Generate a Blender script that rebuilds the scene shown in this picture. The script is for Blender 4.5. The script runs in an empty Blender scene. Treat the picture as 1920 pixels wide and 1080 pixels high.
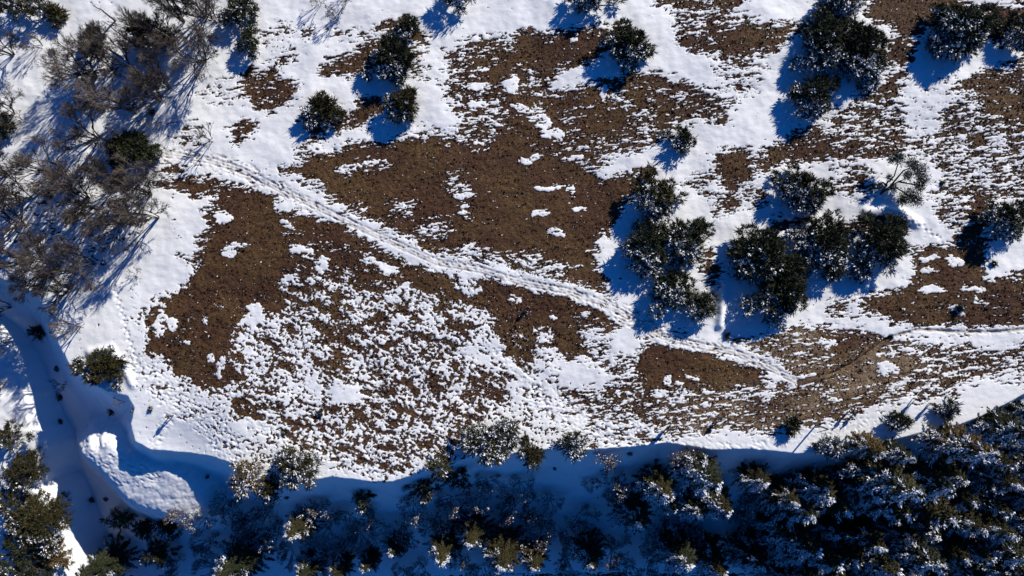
import bpy, math, random
import numpy as np
from mathutils import Vector, Matrix

# ------------------------------------------------------------------ camera, sky, sun, exposure
scene = bpy.context.scene
H, FPX, TILT = 91.4, 1281.0, math.radians(2.69)
cam_data = bpy.data.cameras.new('camera')
cam_data.sensor_width = 36.0
cam_data.lens = 36.0 * FPX / 1920.0
cam_data.clip_end = 3000
cam = bpy.data.objects.new('camera', cam_data)
cam.location = (0, 0, H)
cam.rotation_euler = (TILT, 0, 0)
scene.collection.objects.link(cam)
scene.camera = cam

SUN_EL, SUN_ROT = math.radians(28), math.atan2(0.66, 0.75)
SDX, SDY = math.sin(SUN_ROT), math.cos(SUN_ROT)
TAN_EL = math.tan(SUN_EL)
world = bpy.data.worlds.new('World'); scene.world = world
world.use_nodes = True
wn = world.node_tree
sky = wn.nodes.new('ShaderNodeTexSky'); sky.sky_type = 'NISHITA'; sky.sun_disc = False
sky.sun_elevation = SUN_EL; sky.sun_rotation = SUN_ROT
sky.altitude = 1200; sky.air_density = 0.6; sky.dust_density = 0.0; sky.ozone_density = 5.0
hs = wn.nodes.new('ShaderNodeHueSaturation'); hs.inputs['Saturation'].default_value = 1.22
tint = wn.nodes.new('ShaderNodeMix'); tint.data_type = 'RGBA'; tint.blend_type = 'MULTIPLY'; tint.inputs[0].default_value = 1.0
tint.inputs[7].default_value = (0.56, 0.96, 1.25, 1)
wn.links.new(sky.outputs[0], hs.inputs['Color']); wn.links.new(hs.outputs[0], tint.inputs[6])
bg = wn.nodes['Background']; bg.inputs[1].default_value = 0.088
wn.links.new(tint.outputs[2], bg.inputs[0])
sl = bpy.data.lights.new('sun', 'SUN'); sl.energy = 5.0; sl.angle = math.radians(0.5); sl.color = (1.0, 0.94, 0.845)
sun = bpy.data.objects.new('sun', sl)
sun.rotation_euler = Vector((SDX*math.cos(SUN_EL), SDY*math.cos(SUN_EL), math.sin(SUN_EL))).to_track_quat('Z', 'Y').to_euler()
sun.location = (60, 60, 60)
scene.collection.objects.link(sun)
scene.view_settings.view_transform = 'Standard'; scene.view_settings.look = 'None'
scene.view_settings.exposure = 0.24; scene.view_settings.gamma = 1.0

# ------------------------------------------------------------------ helpers
rng = np.random.default_rng(7)
random.seed(7)
COL = scene.collection
ct, st_ = math.cos(TILT), math.sin(TILT)

def project(x, y, z):
    """world point -> pixel of the 1920x1080 photograph"""
    dz = z - H
    yc = y*ct + dz*st_
    zc = -y*st_ + dz*ct
    return 960 + FPX*x/(-zc), 540 - FPX*yc/(-zc)

def ray(px, py):
    a, b, c = (px-960)/FPX, -(py-540)/FPX, -1.0
    return a, b*ct - c*st_, b*st_ + c*ct

def hash2(ix, iy, seed):
    h = (ix.astype(np.int64)*374761393 + iy.astype(np.int64)*668265263 + seed*1442695041) & 0xffffffff
    h = ((h ^ (h >> 13))*1274126177) & 0xffffffff
    h = h ^ (h >> 16)
    return h.astype(np.float64)/4294967295.0

def vnoise(x, y, seed):
    """gradient noise, about -1..1"""
    ix, iy = np.floor(x), np.floor(y)
    fx, fy = x-ix, y-iy
    ix = ix.astype(np.int64); iy = iy.astype(np.int64)
    u = fx*fx*fx*(fx*(fx*6-15)+10); v = fy*fy*fy*(fy*(fy*6-15)+10)
    def g(dx, dy):
        a = hash2(ix+dx, iy+dy, seed)*2*np.pi
        return np.cos(a)*(fx-dx) + np.sin(a)*(fy-dy)
    n0 = g(0, 0)*(1-u) + g(1, 0)*u
    n1 = g(0, 1)*(1-u) + g(1, 1)*u
    return (n0*(1-v) + n1*v)*1.5

def fbm(x, y, seed, octs=4, gain=0.55):
    s = 0; a = 1.0; t = 0
    for k in range(octs):
        s = s + a*vnoise(x*2.03**k + 17.3*k, y*2.03**k - 9.1*k, seed+k)
        t += a; a *= gain
    return s/t*1.5

def smooth(e0, e1, x):
    t = np.clip((x-e0)/(e1-e0), 0, 1)
    return t*t*(3-2*t)

def sdf_poly(U, V, pts):
    """signed distance, negative inside"""
    P = np.array(pts, float); n = len(P)
    d2 = np.full(U.shape, 1e18); inside = np.zeros(U.shape, bool)
    for i in range(n):
        ax, ay = P[i]; bx, by = P[(i+1) % n]
        ex, ey = bx-ax, by-ay
        wx, wy = U-ax, V-ay
        t = np.clip((wx*ex+wy*ey)/(ex*ex+ey*ey+1e-9), 0, 1)
        d2 = np.minimum(d2, (wx-ex*t)**2 + (wy-ey*t)**2)
        if ay != by:
            cond = ((ay > V) != (by > V)) & (U < (bx-ax)*(V-ay)/(by-ay)+ax)
            inside ^= cond
    d = np.sqrt(d2)
    return np.where(inside, -d, d)

def polyline_dist(U, V, pts, widths=None):
    best = np.full(U.shape, 1e9)
    for i in range(len(pts)-1):
        ax, ay = pts[i]; bx, by = pts[i+1]
        ex, ey = bx-ax, by-ay
        t = np.clip(((U-ax)*ex+(V-ay)*ey)/(ex*ex+ey*ey), 0, 1)
        d = np.hypot(U-ax-ex*t, V-ay-ey*t)
        if widths is not None:
            d = d - (widths[i]*(1-t) + widths[i+1]*t)
        best = np.minimum(best, d)
    return best

# ------------------------------------------------------------------ materials
def new_mat(name):
    m = bpy.data.materials.new(name); m.use_nodes = True
    return m, m.node_tree.nodes, m.node_tree.links, m.node_tree.nodes['Principled BSDF']

def noisy_mat(name, c1, c2, scale=6.0, rough=0.8, per_object=0.0):
    m, N, L, b = new_mat(name)
    tc = N.new('ShaderNodeTexCoord'); nz = N.new('ShaderNodeTexNoise')
    nz.inputs['Scale'].default_value = scale; nz.inputs['Detail'].default_value = 3
    cr = N.new('ShaderNodeValToRGB')
    cr.color_ramp.elements[0].color = (*c1, 1); cr.color_ramp.elements[1].color = (*c2, 1)
    cr.color_ramp.elements[0].position = 0.3; cr.color_ramp.elements[1].position = 0.7
    L.new(tc.outputs['Object'], nz.inputs['Vector']); L.new(nz.outputs[0], cr.inputs[0])
    out = cr.outputs[0]
    if per_object:
        oi = N.new('ShaderNodeObjectInfo'); hv = N.new('ShaderNodeHueSaturation')
        mr = N.new('ShaderNodeMapRange'); mr.inputs[3].default_value = 1-per_object; mr.inputs[4].default_value = 1+per_object
        L.new(oi.outputs['Random'], mr.inputs[0]); L.new(mr.outputs[0], hv.inputs['Value'])
        L.new(out, hv.inputs['Color']); out = hv.outputs[0]
    L.new(out, b.inputs['Base Color'])
    b.inputs['Roughness'].default_value = rough
    b.inputs['Specular IOR Level'].default_value = 0.25
    return m

M_PINE = noisy_mat('pine_needles', (0.015, 0.020, 0.010), (0.045, 0.050, 0.020), 1.2, 0.7, 0.25)
M_OLIVE = noisy_mat('olive_needles', (0.026, 0.025, 0.009), (0.070, 0.060, 0.020), 1.4, 0.7, 0.25)
M_RUST = noisy_mat('rusty_needles', (0.060, 0.042, 0.014), (0.15, 0.10, 0.03), 1.6, 0.7, 0.2)
M_BARK = noisy_mat('bark', (0.030, 0.023, 0.018), (0.075, 0.058, 0.045), 8, 0.9, 0.2)
M_TWIG = noisy_mat('twigs', (0.062, 0.049, 0.041), (0.14, 0.114, 0.094), 2, 0.9, 0.25)
M_RED_TWIG = noisy_mat('russet_twigs', (0.07, 0.045, 0.03), (0.15, 0.10, 0.07), 2, 0.9, 0.2)
M_SNOW = noisy_mat('snow_clumps', (0.74, 0.76, 0.80), (0.86, 0.87, 0.89), 3, 0.6)
M_WOOD = noisy_mat('weathered_wood', (0.10, 0.085, 0.07), (0.20, 0.17, 0.14), 9, 0.85)
M_ROCK = noisy_mat('grey_rock', (0.10, 0.09, 0.08), (0.22, 0.20, 0.18), 5, 0.9)

def ground_mat():
    m, N, L, b = new_mat('heath_and_snow')
    tc = N.new('ShaderNodeTexCoord')
    def attr(n):
        a = N.new('ShaderNodeAttribute'); a.attribute_name = n; return a.outputs['Fac']
    def noise(scale, detail=3, rough=0.6, sy=1.0):
        mp = N.new('ShaderNodeMapping'); mp.inputs['Scale'].default_value = (1, sy, 1)
        n = N.new('ShaderNodeTexNoise'); n.inputs['Scale'].default_value = scale
        n.inputs['Detail'].default_value = detail; n.inputs['Roughness'].default_value = rough
        L.new(tc.outputs['Object'], mp.inputs[0]); L.new(mp.outputs[0], n.inputs['Vector'])
        return n.outputs[0]
    def math_(op, a, c):
        k = N.new('ShaderNodeMath'); k.operation = op
        for i, v in enumerate((a, c)):
            if isinstance(v, (int, float)): k.inputs[i].default_value = v
            else: L.new(v, k.inputs[i])
        return k.outputs[0]
    def mix(f, a, c):
        k = N.new('ShaderNodeMix'); k.data_type = 'RGBA'
        if isinstance(f, (int, float)): k.inputs[0].default_value = f
        else: L.new(f, k.inputs[0])
        for i, v in ((6, a), (7, c)):
            if isinstance(v, tuple): k.inputs[i].default_value = (*v, 1)
            else: L.new(v, k.inputs[i])
        return k.outputs[2]
    def rng_(v, lo, hi, a=0.0, c=1.0):
        k = N.new('ShaderNodeMapRange'); L.new(v, k.inputs[0])
        k.inputs[1].default_value = lo; k.inputs[2].default_value = hi
        k.inputs[3].default_value = a; k.inputs[4].default_value = c
        return k.outputs[0]
    s = attr('snow'); tan = attr('tan')
    fine = noise(5.5, 4, 0.7, 1.6)
    s2 = math_('ADD', s, math_('MULTIPLY', math_('SUBTRACT', fine, 0.5), 0.6))
    mask = rng_(s2, -0.08, 0.09)
    # heath colour: ochre grass, brown heather, wet dark peat
    big = rng_(noise(0.10, 4, 0.65), 0.40, 0.60)
    grain = noise(3.2, 5, 0.75, 1.8)
    c = mix(big, (0.086, 0.037, 0.019), (0.150, 0.087, 0.031))
    c = mix(rng_(grain, 0.42, 0.60), mix(0.50, c, (0.022, 0.011, 0.007)), c)
    c = mix(rng_(noise(2.2, 4, 0.7, 5.0), 0.42, 0.60, 0.0, 0.45), c, (0.045, 0.020, 0.011))
    c = mix(rng_(noise(1.6, 4, 0.7, 6.5), 0.54, 0.68, 0.0, 0.4), c, (0.20, 0.125, 0.055))
    c = mix(rng_(noise(4.3, 4, 0.75), 0.60, 0.76, 0.0, 0.55), c, (0.22, 0.14, 0.075))
    wet = rng_(s2, -0.55, -0.08)
    c = mix(math_('MULTIPLY', wet, 0.75), c, (0.030, 0.015, 0.011))
    tanc = mix(rng_(grain, 0.38, 0.62), (0.13, 0.090, 0.056), (0.34, 0.26, 0.17))
    c = mix(math_('MULTIPLY', tan, 0.85), c, tanc)
    sn = mix(noise(0.8, 4), (0.74, 0.76, 0.77), (0.86, 0.87, 0.875))
    sn = mix(math_('MULTIPLY', attr('dirt'), 0.75), sn, (0.30, 0.255, 0.21))
    c = mix(mask, c, sn)
    L.new(c, b.inputs['Base Color'])
    b.inputs['Roughness'].default_value = 0.75
    b.inputs['Specular IOR Level'].default_value = 0.2
    hgt = math_('ADD', math_('MULTIPLY', mask, 0.10),
                math_('MULTIPLY', math_('MULTIPLY', grain, math_('SUBTRACT', 1.15, mask)), 0.12))
    hgt = math_('ADD', hgt, math_('MULTIPLY', noise(2.2, 4), 0.02))
    bp = N.new('ShaderNodeBump'); bp.inputs['Strength'].default_value = 0.9; bp.inputs['Distance'].default_value = 1.0
    L.new(hgt, bp.inputs['Height']); L.new(bp.outputs[0], b.inputs['Normal'])
    return m

# ------------------------------------------------------------------ terrain
XF, YF0, YF1 = 77.0, -42.0, 49.0
step = 0.125
def axis(lo, hi, far_lo, far_hi):
    core = np.arange(lo, hi, step)
    out = []; d = step; v = core[-1]
    while v < far_hi: d *= 1.22; v += d; out.append(v)
    pre = []; d = step; v = core[0]
    while v > far_lo: d *= 1.22; v -= d; pre.append(v)
    return np.concatenate([pre[::-1], core, out])
xs = axis(-XF, XF, -900, 900); ys = axis(YF0, YF1, -900, 900)
X, Y = np.meshgrid(xs, ys)

PLATEAU = [(-6000, 500), (-300, 515), (0, 522), (40, 535), (72, 556), (86, 585), (102, 628), (116, 656), (134, 688), (160, 710),
           (200, 733), (240, 741), (252, 765), (244, 795), (250, 828), (275, 845), (340, 852), (400, 860), (428, 868),
           (445, 885), (500, 903), (560, 905), (620, 893), (700, 903), (735, 902), (790, 885), (850, 868), (890, 855),
           (940, 857), (1000, 842), (1100, 842), (1180, 836), (1250, 829), (1330, 842), (1420, 842), (1490, 850),
           (1560, 846), (1640, 832), (1720, 812), (1800, 795), (1870, 765), (1930, 732), (2300, 610), (6000, 400),
           (9000, -9000), (-6000, -9000)]
WEST_BANK = [(-6000, 560), (-150, 545), (-20, 565), (10, 600), (30, 650), (48, 690), (60, 740), (60, 790), (72, 830), (48, 880),
             (42, 920), (64, 940), (76, 1000), (84, 1080), (104, 1300), (-300, 2500), (-6000, 2500)]
LIT_MOUND = [(158, 850), (176, 832), (190, 838), (198, 827), (212, 826), (222, 842), (244, 856), (280, 864), (330, 880), (372, 920), (385, 965),
             (340, 985), (312, 976), (282, 970), (252, 962), (222, 946), (200, 910), (184, 882)]

U0, V0 = project(X, Y, np.zeros_like(X))
near = (np.abs(X) < 130) & (np.abs(Y) < 110)
d_pl = sdf_poly(U0, V0, PLATEAU)/14.0
Ub, Vb = project(X, Y, np.full_like(X, -6.0)); d_wb = sdf_poly(Ub, Vb, WEST_BANK)/13.2
Um, Vm = project(X, Y, np.full_like(X, -3.4)); d_lm = sdf_poly(Um, Vm, LIT_MOUND)/13.5
wob = fbm(X*0.35, Y*0.35, 3, 3)*0.35
d_pl = d_pl + wob*smooth(-2, 2, d_pl)*0.5
gully = np.interp(V0, [540, 580, 640, 720, 800, 900, 1080], [1.8, 5.0, 8.5, 11.5, 13.5, 16.0, 19.0])
depth = gully + (22.0-gully)*smooth(330, 700, U0)
top = 0.5*fbm(X*0.045, Y*0.045, 11, 3) + 0.12*fbm(X*0.25, Y*0.25, 15, 3)
top = top*smooth(0, -8, d_pl)
top = top - 1.5*np.exp(-((U0-335)/85)**2 - ((V0-850)/62)**2)
dd = np.maximum(d_pl, 0)
low = top - depth*(1-np.exp(-1.6*dd/depth))
bank = np.interp(V0, [560, 640, 700, 800, 900, 1080], [-1.2, -2.6, -4.0, -5.2, -7.0, -9.8])
bank = bank + 0.28*np.clip(-d_wb, 0, 12) - 1.9*np.maximum(d_wb, 0) + 0.25*fbm(X*0.3, Y*0.3, 21, 3)
bank = np.where(d_wb < 0, np.minimum(bank, 0.2*top - 0.3), bank)
Z = np.where(d_pl <= 0, top, np.maximum(low, bank))
# a flat-topped snow mound in the gully that stands clear of the plateau's shadow
along = ((245-U0)*0.67 + (V0-800)*0.74)/14.0
dl = d_lm + 0.22*fbm(X*0.9, Y*0.9, 31, 3)
mound = -2.9 - 0.024*np.maximum(Vm-850, -25) - 1.4*np.log1p(np.exp(np.clip(dl*3, -30, 30)))/3 + 0.14*fbm(X*0.5, Y*0.5, 34, 4, 0.7)
kz = 2.2
Z = np.where(d_lm < 9, np.log(np.exp(np.clip(kz*Z, -60, 60)) + np.exp(np.clip(kz*mound, -60, 60)))/kz, Z)
# soft drift ridge between the pines, and a cut drift edge
def ridge(pts, h, w):
    global Z
    d = polyline_dist(U0, V0, pts)/14.0
    Z = Z + h*np.exp(-(d/w)**2)
ridge([(1355, 540), (1353, 575), (1350, 610)], 0.55, 0.55)
ridge([(1625, 398), (1655, 392), (1690, 402), (1720, 420)], 0.5, 0.7)
ridge([(1625, 490), (1622, 520)], 0.5, 0.5)
ridge([(170, 660), (210, 655), (235, 690), (250, 720)], 0.35, 0.6)
ridge([(1000, 880-30), (1120, 846), (1230, 838)], 0.25, 0.6)

U, V = project(X, Y, Z)
U_true, V_true = U, V
U = U + 12*fbm(X*0.22, Y*0.3, 33, 2) + 9*fbm(X*0.8, Y*1.3, 35, 3)     # ragged melt edges
V = V + 8*fbm(X*0.22, Y*0.3, 37, 2) + 5*fbm(X*0.8, Y*1.3, 39, 3)

# ---- snow cover: areas as mapped on the ground (values: 1 snow, 0 bare heath)
C = np.full(X.shape, 0.97)
FAR = ~near
C = np.where(FAR, 0.62, C)
C = np.where(Y < -37, C*smooth(-43, -37, Y), C)      # unseen wood floor, made snow-free to cut bounced light
def area(val, pts, soft=16):
    P = np.array(pts); m = 40
    sel = (U > P[:, 0].min()-m) & (U < P[:, 0].max()+m) & (V > P[:, 1].min()-m) & (V < P[:, 1].max()+m)
    d = sdf_poly(U[sel], V[sel], pts)
    w = smooth(soft, -soft, d)
    C[sel] = C[sel]*(1-w) + val*w
def blob(val, cx, cy, rx, ry, ang=0):
    a = math.radians(ang); c, s = math.cos(a), math.sin(a)
    R = max(rx, ry)*1.6
    sel = (abs(U-cx) < R) & (abs(V-cy) < R)
    u = U[sel]-cx; v = V[sel]-cy
    d = np.hypot((u*c+v*s)/rx, (-u*s+v*c)/ry)
    w = smooth(1.25, 0.75, d)
    C[sel] = C[sel]*(1-w) + val*w

AREAS = [
 # upper middle
 (.60, [(470,60),(540,45),(640,55),(720,60),(700,78),(640,75),(560,70),(500,85)]),
 (.12, [(600,128),(622,108),(660,96),(690,82),(745,76),(762,92),(742,110),(705,118),(690,138),(640,143),(612,138)]),
 (.10, [(705,50),(730,35),(762,30),(790,52),(806,75),(800,88),(776,82),(745,72),(725,60)]),
 (.05, [(668,178),(700,182),(728,198),(722,212),(692,225),(668,242),(640,246),(655,215)]),
 (.20, [(440,155),(470,128),(512,132),(545,150),(562,165),(550,185),(536,202),(520,216),(490,208),(470,192),(448,175)]),
 (.50, [(480,140),(510,112),(550,85),(566,92),(545,120),(520,140)]),
 (.22, [(430,238),(455,220),(478,232),(472,260),(440,268)]),
 (.62, [(360,180),(400,150),(440,165),(430,190),(385,190)]),
 (.45, [(770,85),(800,90),(808,150),(780,150),(765,120)]),
 (.40, [(560,225),(590,200),(640,205),(670,225),(650,245),(600,262),(570,300),(555,290),(580,250)]),
 (.72, [(760,248),(790,235),(830,240),(850,250),(800,262)]),
 # great heath field
 (.36, [(832,98),(870,78),(960,66),(1120,50),(1165,42),(1180,60),(1140,100),(1108,105),(1050,140),(1034,168),(1072,178),(1145,150),(1180,140),(1230,135),(1320,165),(1385,195),(1355,232),(1300,218),(1250,260),(1200,285),(1140,300),(1112,330),(1120,345),(1220,320),(1235,335),(1190,365),(1150,420),(1105,470),(1110,500),(1150,552),(1060,532),(980,512),(900,492),(815,477),(740,442),(640,392),(560,332),(510,318),(560,300),(650,275),(760,257),(850,250),(878,278),(860,235),(838,200)]),
 (.04, [(545,308),(660,275),(780,260),(862,262),(905,285),(950,235),(990,262),(1060,300),(1118,338),(1222,322),(1185,368),(1110,470),(1135,540),(1060,524),(980,502),(880,482),(800,456),(720,412),(640,370),(570,332)]),
 (.02, [(890,285),(1000,290),(1060,340),(1090,420),(1040,480),(940,470),(890,400)]),
 (.06, [(965,72),(1030,68),(1090,58),(1150,46),(1166,60),(1135,90),(1100,112),(1060,120),(1020,140),(1000,150),(975,130),(955,100)]),
 (.05, [(1090,178),(1112,155),(1135,147),(1147,160),(1132,185),(1095,200),(1060,196),(1030,172)]),
 (.14, [(1172,150),(1200,138),(1240,143),(1262,165),(1240,182),(1190,187),(1168,165)]),
 (.20, [(1210,190),(1260,178),(1310,195),(1362,215),(1355,232),(1310,222),(1260,228),(1228,235)]),
 (.10, [(880,110),(920,95),(960,110),(975,150),(930,160),(890,140)]),
 (.08, [(940,170),(1000,180),(1060,215),(1075,260),(1010,280),(960,240)]),
 (.08, [(1075,200),(1150,195),(1185,230),(1150,265),(1090,255)]),
 (.85, [(640,322),(690,306),(720,306),(690,322),(650,328)]),
 (.60, [(850,330),(870,322),(868,345),(890,370),(880,410),(862,400),(845,365)]),
 (.48, [(735,378),(790,380),(775,405),(740,400)]), (.50, [(780,425),(840,408),(852,430),(820,450),(775,440)]),
 (.60, [(960,480),(1010,475),(1040,490),(1080,500),(1060,522),(1000,508),(950,500)]),
 (.55, [(830,470),(880,455),(930,470),(960,500),(900,492),(850,484)]),
 # top right
 (.15, [(1208,-20),(1405,-20),(1390,14),(1360,26),(1290,20),(1240,10)]),
 (.42, [(1260,30),(1300,15),(1390,30),(1440,45),(1500,40),(1480,60),(1440,95),(1400,112),(1350,118),(1300,90),(1258,72)]),
 (.07, [(1330,62),(1370,48),(1442,50),(1436,90),(1390,112),(1360,118),(1335,95)]),
 (.08, [(1270,72),(1300,50),(1312,80),(1342,100),(1310,102),(1278,88)]),
 (.62, [(1325,105),(1420,105),(1440,130),(1410,180),(1330,182),(1350,145)]),
 (.06, [(1650,-20),(1800,-20),(1815,8),(1760,30),(1745,52),(1720,72),(1690,70),(1670,46),(1640,40),(1620,28)]),
 (.08, [(1664,70),(1690,64),(1712,90),(1714,114),(1690,120),(1664,122),(1648,92)]),
 (.06, [(1850,12),(1930,8),(1930,42),(1890,60),(1876,82),(1860,72),(1848,40)]),
 (.12, [(1440,60),(1472,48),(1500,50),(1482,70),(1456,92),(1440,96)]),
 (.42, [(1560,205),(1600,185),(1640,165),(1700,170),(1760,205),(1800,182),(1790,160),(1830,140),(1860,120),(1930,108),(1930,380),(1870,370),(1840,300),(1690,290),(1560,290),(1520,240)]),
 (.90, [(1688,160),(1730,130),(1790,115),(1800,160),(1760,205),(1745,265),(1700,250),(1690,210)]),
 (.10, [(1640,162),(1665,140),(1696,128),(1702,142),(1685,160),(1692,172),(1660,188),(1638,178)]),
 (.12, [(1790,160),(1830,140),(1900,130),(1930,150),(1930,232),(1860,212),(1840,182)]),
 (.15, [(1480,248),(1520,242),(1562,265),(1548,296),(1500,302),(1478,280)]),
 (.12, [(1430,275),(1480,268),(1540,280),(1680,275),(1682,292),(1560,302),(1470,307),(1430,322),(1405,312)]),
 (.05, [(1358,282),(1396,278),(1402,300),(1412,330),(1396,352),(1370,356),(1350,340),(1335,312),(1330,300)]),
 (.22, [(1278,350),(1300,332),(1338,318),(1345,345),(1300,352)]), (.5, [(1300,350),(1380,348),(1390,400),(1340,402)]),
 (.12, [(1335,382),(1378,374),(1380,394),(1345,398)]), (.2, [(1398,355),(1428,350),(1430,386),(1405,388)]),
 (.46, [(1565,322),(1600,305),(1640,318),(1652,350),(1630,370),(1580,368),(1550,352)]),
 (.5, [(1748,292),(1800,270),(1930,270),(1930,362),(1860,372),(1842,402),(1815,442),(1790,432),(1738,402),(1760,380),(1744,370),(1768,340)]),
 (.06, [(1830,350),(1862,372),(1856,400),(1846,430),(1852,458),(1800,468),(1775,446),(1812,420)]),
 (.08, [(1700,472),(1760,460),(1850,458),(1846,500),(1852,528),(1880,522),(1930,505),(1930,618),(1780,616),(1700,613),(1640,592),(1603,582),(1620,560),(1690,532),(1712,500)]),
 (.10, [(1420,430),(1450,412),(1500,410),(1530,418),(1480,425),(1440,440)]),
 (.05, [(1580,440),(1592,415),(1625,400),(1660,402),(1690,415),(1650,425),(1610,440)]),
 (.06, [(1318,470),(1335,465),(1348,500),(1340,540),(1325,540)]),
 (.15, [(1150,430),(1200,420),(1200,440),(1160,445)]),
 (.5, [(1120,465),(1140,470),(1145,500),(1120,510)]),
 (.55, [(1550,555),(1605,560),(1600,600),(1545,590)]),
 (.30, [(1385,645),(1440,622),(1500,608),(1560,612),(1640,622),(1665,635),(1600,690),(1540,702),(1500,716),(1440,672),(1400,655)]),
 (.10, [(1540,620),(1640,625),(1668,634),(1600,690),(1560,690)]),
 # lower right
 (.40, [(1480,720),(1560,690),(1640,640),(1690,640),(1760,640),(1860,656),(1930,640),(1930,690),(1860,704),(1780,740),(1700,752),(1600,784),(1480,805),(1400,812),(1300,812),(1240,795),(1200,760),(1240,736),(1420,735)]),
 (.14, [(1530,690),(1620,650),(1700,650),(1720,690),(1650,730),(1560,745)]), (.16, [(1390,750),(1500,740),(1590,760),(1520,800),(1400,800)]),
 (.5, [(1850,690),(1930,660),(1930,720),(1880,720)]),
 # lower left field
 (.05, [(298,345),(370,328),(450,345),(520,362),(510,390),(570,400),(640,420),(720,470),(800,500),(860,522),(830,560),(760,545),(680,562),(640,525),(560,505),(530,520),(540,570),(510,610),(470,650),(455,720),(400,742),(350,722),(300,682),(268,660),(275,620),(258,600),(290,570),(330,540),(360,500),(330,470),(308,462),(320,440),(340,420),(370,400),(350,370)]),
 (.95, [(330,405),(352,372),(412,362),(400,385),(378,398),(392,420),(382,450),(372,488),(340,482),(322,505),(295,510),(285,470),(310,430)]),
 (.35, [(430,640),(470,590),(520,590),(560,560),(640,545),(700,562),(760,555),(830,540),(900,575),(900,620),(960,640),(1000,700),(1100,730),(1200,700),(1240,760),(1300,812),(1200,832),(1000,832),(900,842),(800,882),(720,897),(620,872),(500,822),(430,790),(420,745),(460,720)]),
 (.08, [(820,545),(900,520),(1000,530),(1090,560),(1112,590),(1100,640),(1110,682),(1060,672),(1020,642),(1000,695),(950,665),(900,600),(870,572)]),
 (.08, [(1085,560),(1150,575),(1165,605),(1150,625),(1110,600)]),
 (.55, [(1000,625),(1030,620),(1045,660),(1052,692),(1030,702),(1012,675)]),
 (.52, [(1082,592),(1110,610),(1150,650),(1192,680),(1210,712),(1150,712),(1110,672),(1092,632)]),
 (.80, [(878,582),(902,590),(932,640),(985,692),(1060,742),(1100,772),(1050,792),(960,742),(900,690),(868,655)], 6),
 (.03, [(1208,640),(1258,625),(1310,640),(1342,662),(1400,680),(1432,692),(1436,722),(1370,732),(1300,732),(1210,727),(1188,690),(1200,660)]),
 (.66, [(960,740),(1020,722),(1100,760),(1200,792),(1262,812),(1200,832),(1050,832),(960,832),(880,812)]),
 (.60, [(450,640),(490,590),(520,600),(545,640),(600,650),(640,690),(560,700),(590,760),(540,770),(500,700),(470,690)], 12),
 (.19, [(530,430),(600,445),(700,478),(770,520),(720,545),(640,540),(560,510)]), (.22, [(560,510),(640,540),(620,580),(560,590),(520,560)]), (.16, [(575,610),(640,600),(690,620),(660,650),(600,640)]), (.15, [(585,665),(640,660),(655,690),(600,695)]),
 (.18, [(840,590),(890,600),(905,640),(860,640)]), (.2, [(690,580),(740,585),(745,610),(700,612)]),
 (.12, [(500,640),(545,640),(545,700),(505,700)]), (.12, [(420,752),(470,750),(490,775),(450,785)]),
 (.34, [(640,800),(760,780),(790,800),(770,850),(700,850),(640,830)]), (.3, [(590,770),(740,740),(760,760),(640,790)]),
 (.30, [(900,690),(960,700),(940,760),(890,770)]), (.32, [(690,700),(840,690),(860,730),(720,745)]),
 (.60, [(430,790),(500,820),(560,840),(600,870),(500,880),(440,850)]),
 (.9, [(590,845),(660,880),(730,893),(800,876),(810,890),(730,905),(590,900)]),
 (.70, [(250,690),(300,690),(360,725),(420,745),(430,790),(430,850),(380,800),(320,760),(262,730)]),
 # left wood
 (.40, [(315,295),(350,290),(345,330),(310,345),(295,320)]), (.6, [(320,240),(370,230),(390,270),(340,280)]),
 (.80, [(0,330),(200,300),(280,420),(180,520),(0,500)]),
 # narrow snow seams and other marks
]
for a in AREAS: area(*a)
for b in [(.9,420,405,16,12,20),(.8,440,465,22,14,-20),(.9,565,470,18,8,40),(.9,600,500,14,20,-30),(.85,690,490,16,10,0),(.8,540,420,18,7,40),
          (.7,380,600,8,8,0),(.8,325,607,12,12,0),(.7,345,640,8,6,0),(.75,300,600,9,30,12),(.9,470,590,16,24,20),(.7,420,690,8,22,30),(.7,395,675,8,10,0),
          (.85,720,500,24,8,20),(.8,760,545,12,14,0),(.8,880,545,20,8,-10),(.6,965,560,10,6,0),(.75,1040,595,8,6,0),
          (.85,1030,348,22,5,-8),(.85,1015,400,18,6,-12),(.8,1035,437,14,8,0),(.7,1065,360,12,14,0),(.7,1090,395,18,4,-5),(.8,1085,300,16,8,-10),(.75,1000,300,16,5,-10),
          (.8,985,205,28,7,20),(.8,1015,230,24,9,25),(.85,1040,250,20,8,-15),(.8,980,300,12,5,0),(.75,1075,73,14,6,-15),(.8,1130,175,10,14,0),
          (.95,1742,486,18,5,-4),(.9,1788,490,14,7,0),(.9,1740,508,18,5,-6),(.95,1745,545,26,7,-8),(.8,1790,582,18,7,15),(.6,1820,545,22,8,0),(.7,1840,565,16,6,0),
          (.75,1660,662,24,4,-4),(.75,1700,660,40,4,-3),(.7,1665,690,18,10,30),(.7,1678,722,22,8,0),(.7,1550,640,10,12,0),
          (.8,1300,705,14,6,30),(.8,1282,720,10,5,0),(.75,1250,715,10,8,0),
          (.9,960,160,10,18,0),(.75,900,130,30,5,-6),(.7,905,165,34,6,-6),(.7,900,195,30,6,-8),(.7,900,225,22,5,-5),
          (.95,1215,525,30,20,0),(.97,1160,460,30,60,20),(.97,1570,500,40,24,0),
          (.9,800,590,14,16,-20),(.9,750,600,12,10,0),(.95,650,740,34,18,20),(.92,470,800,30,14,10),(.9,590,730,30,14,50)]:
    blob(*b)
U, V = U_true, V_true
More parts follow.
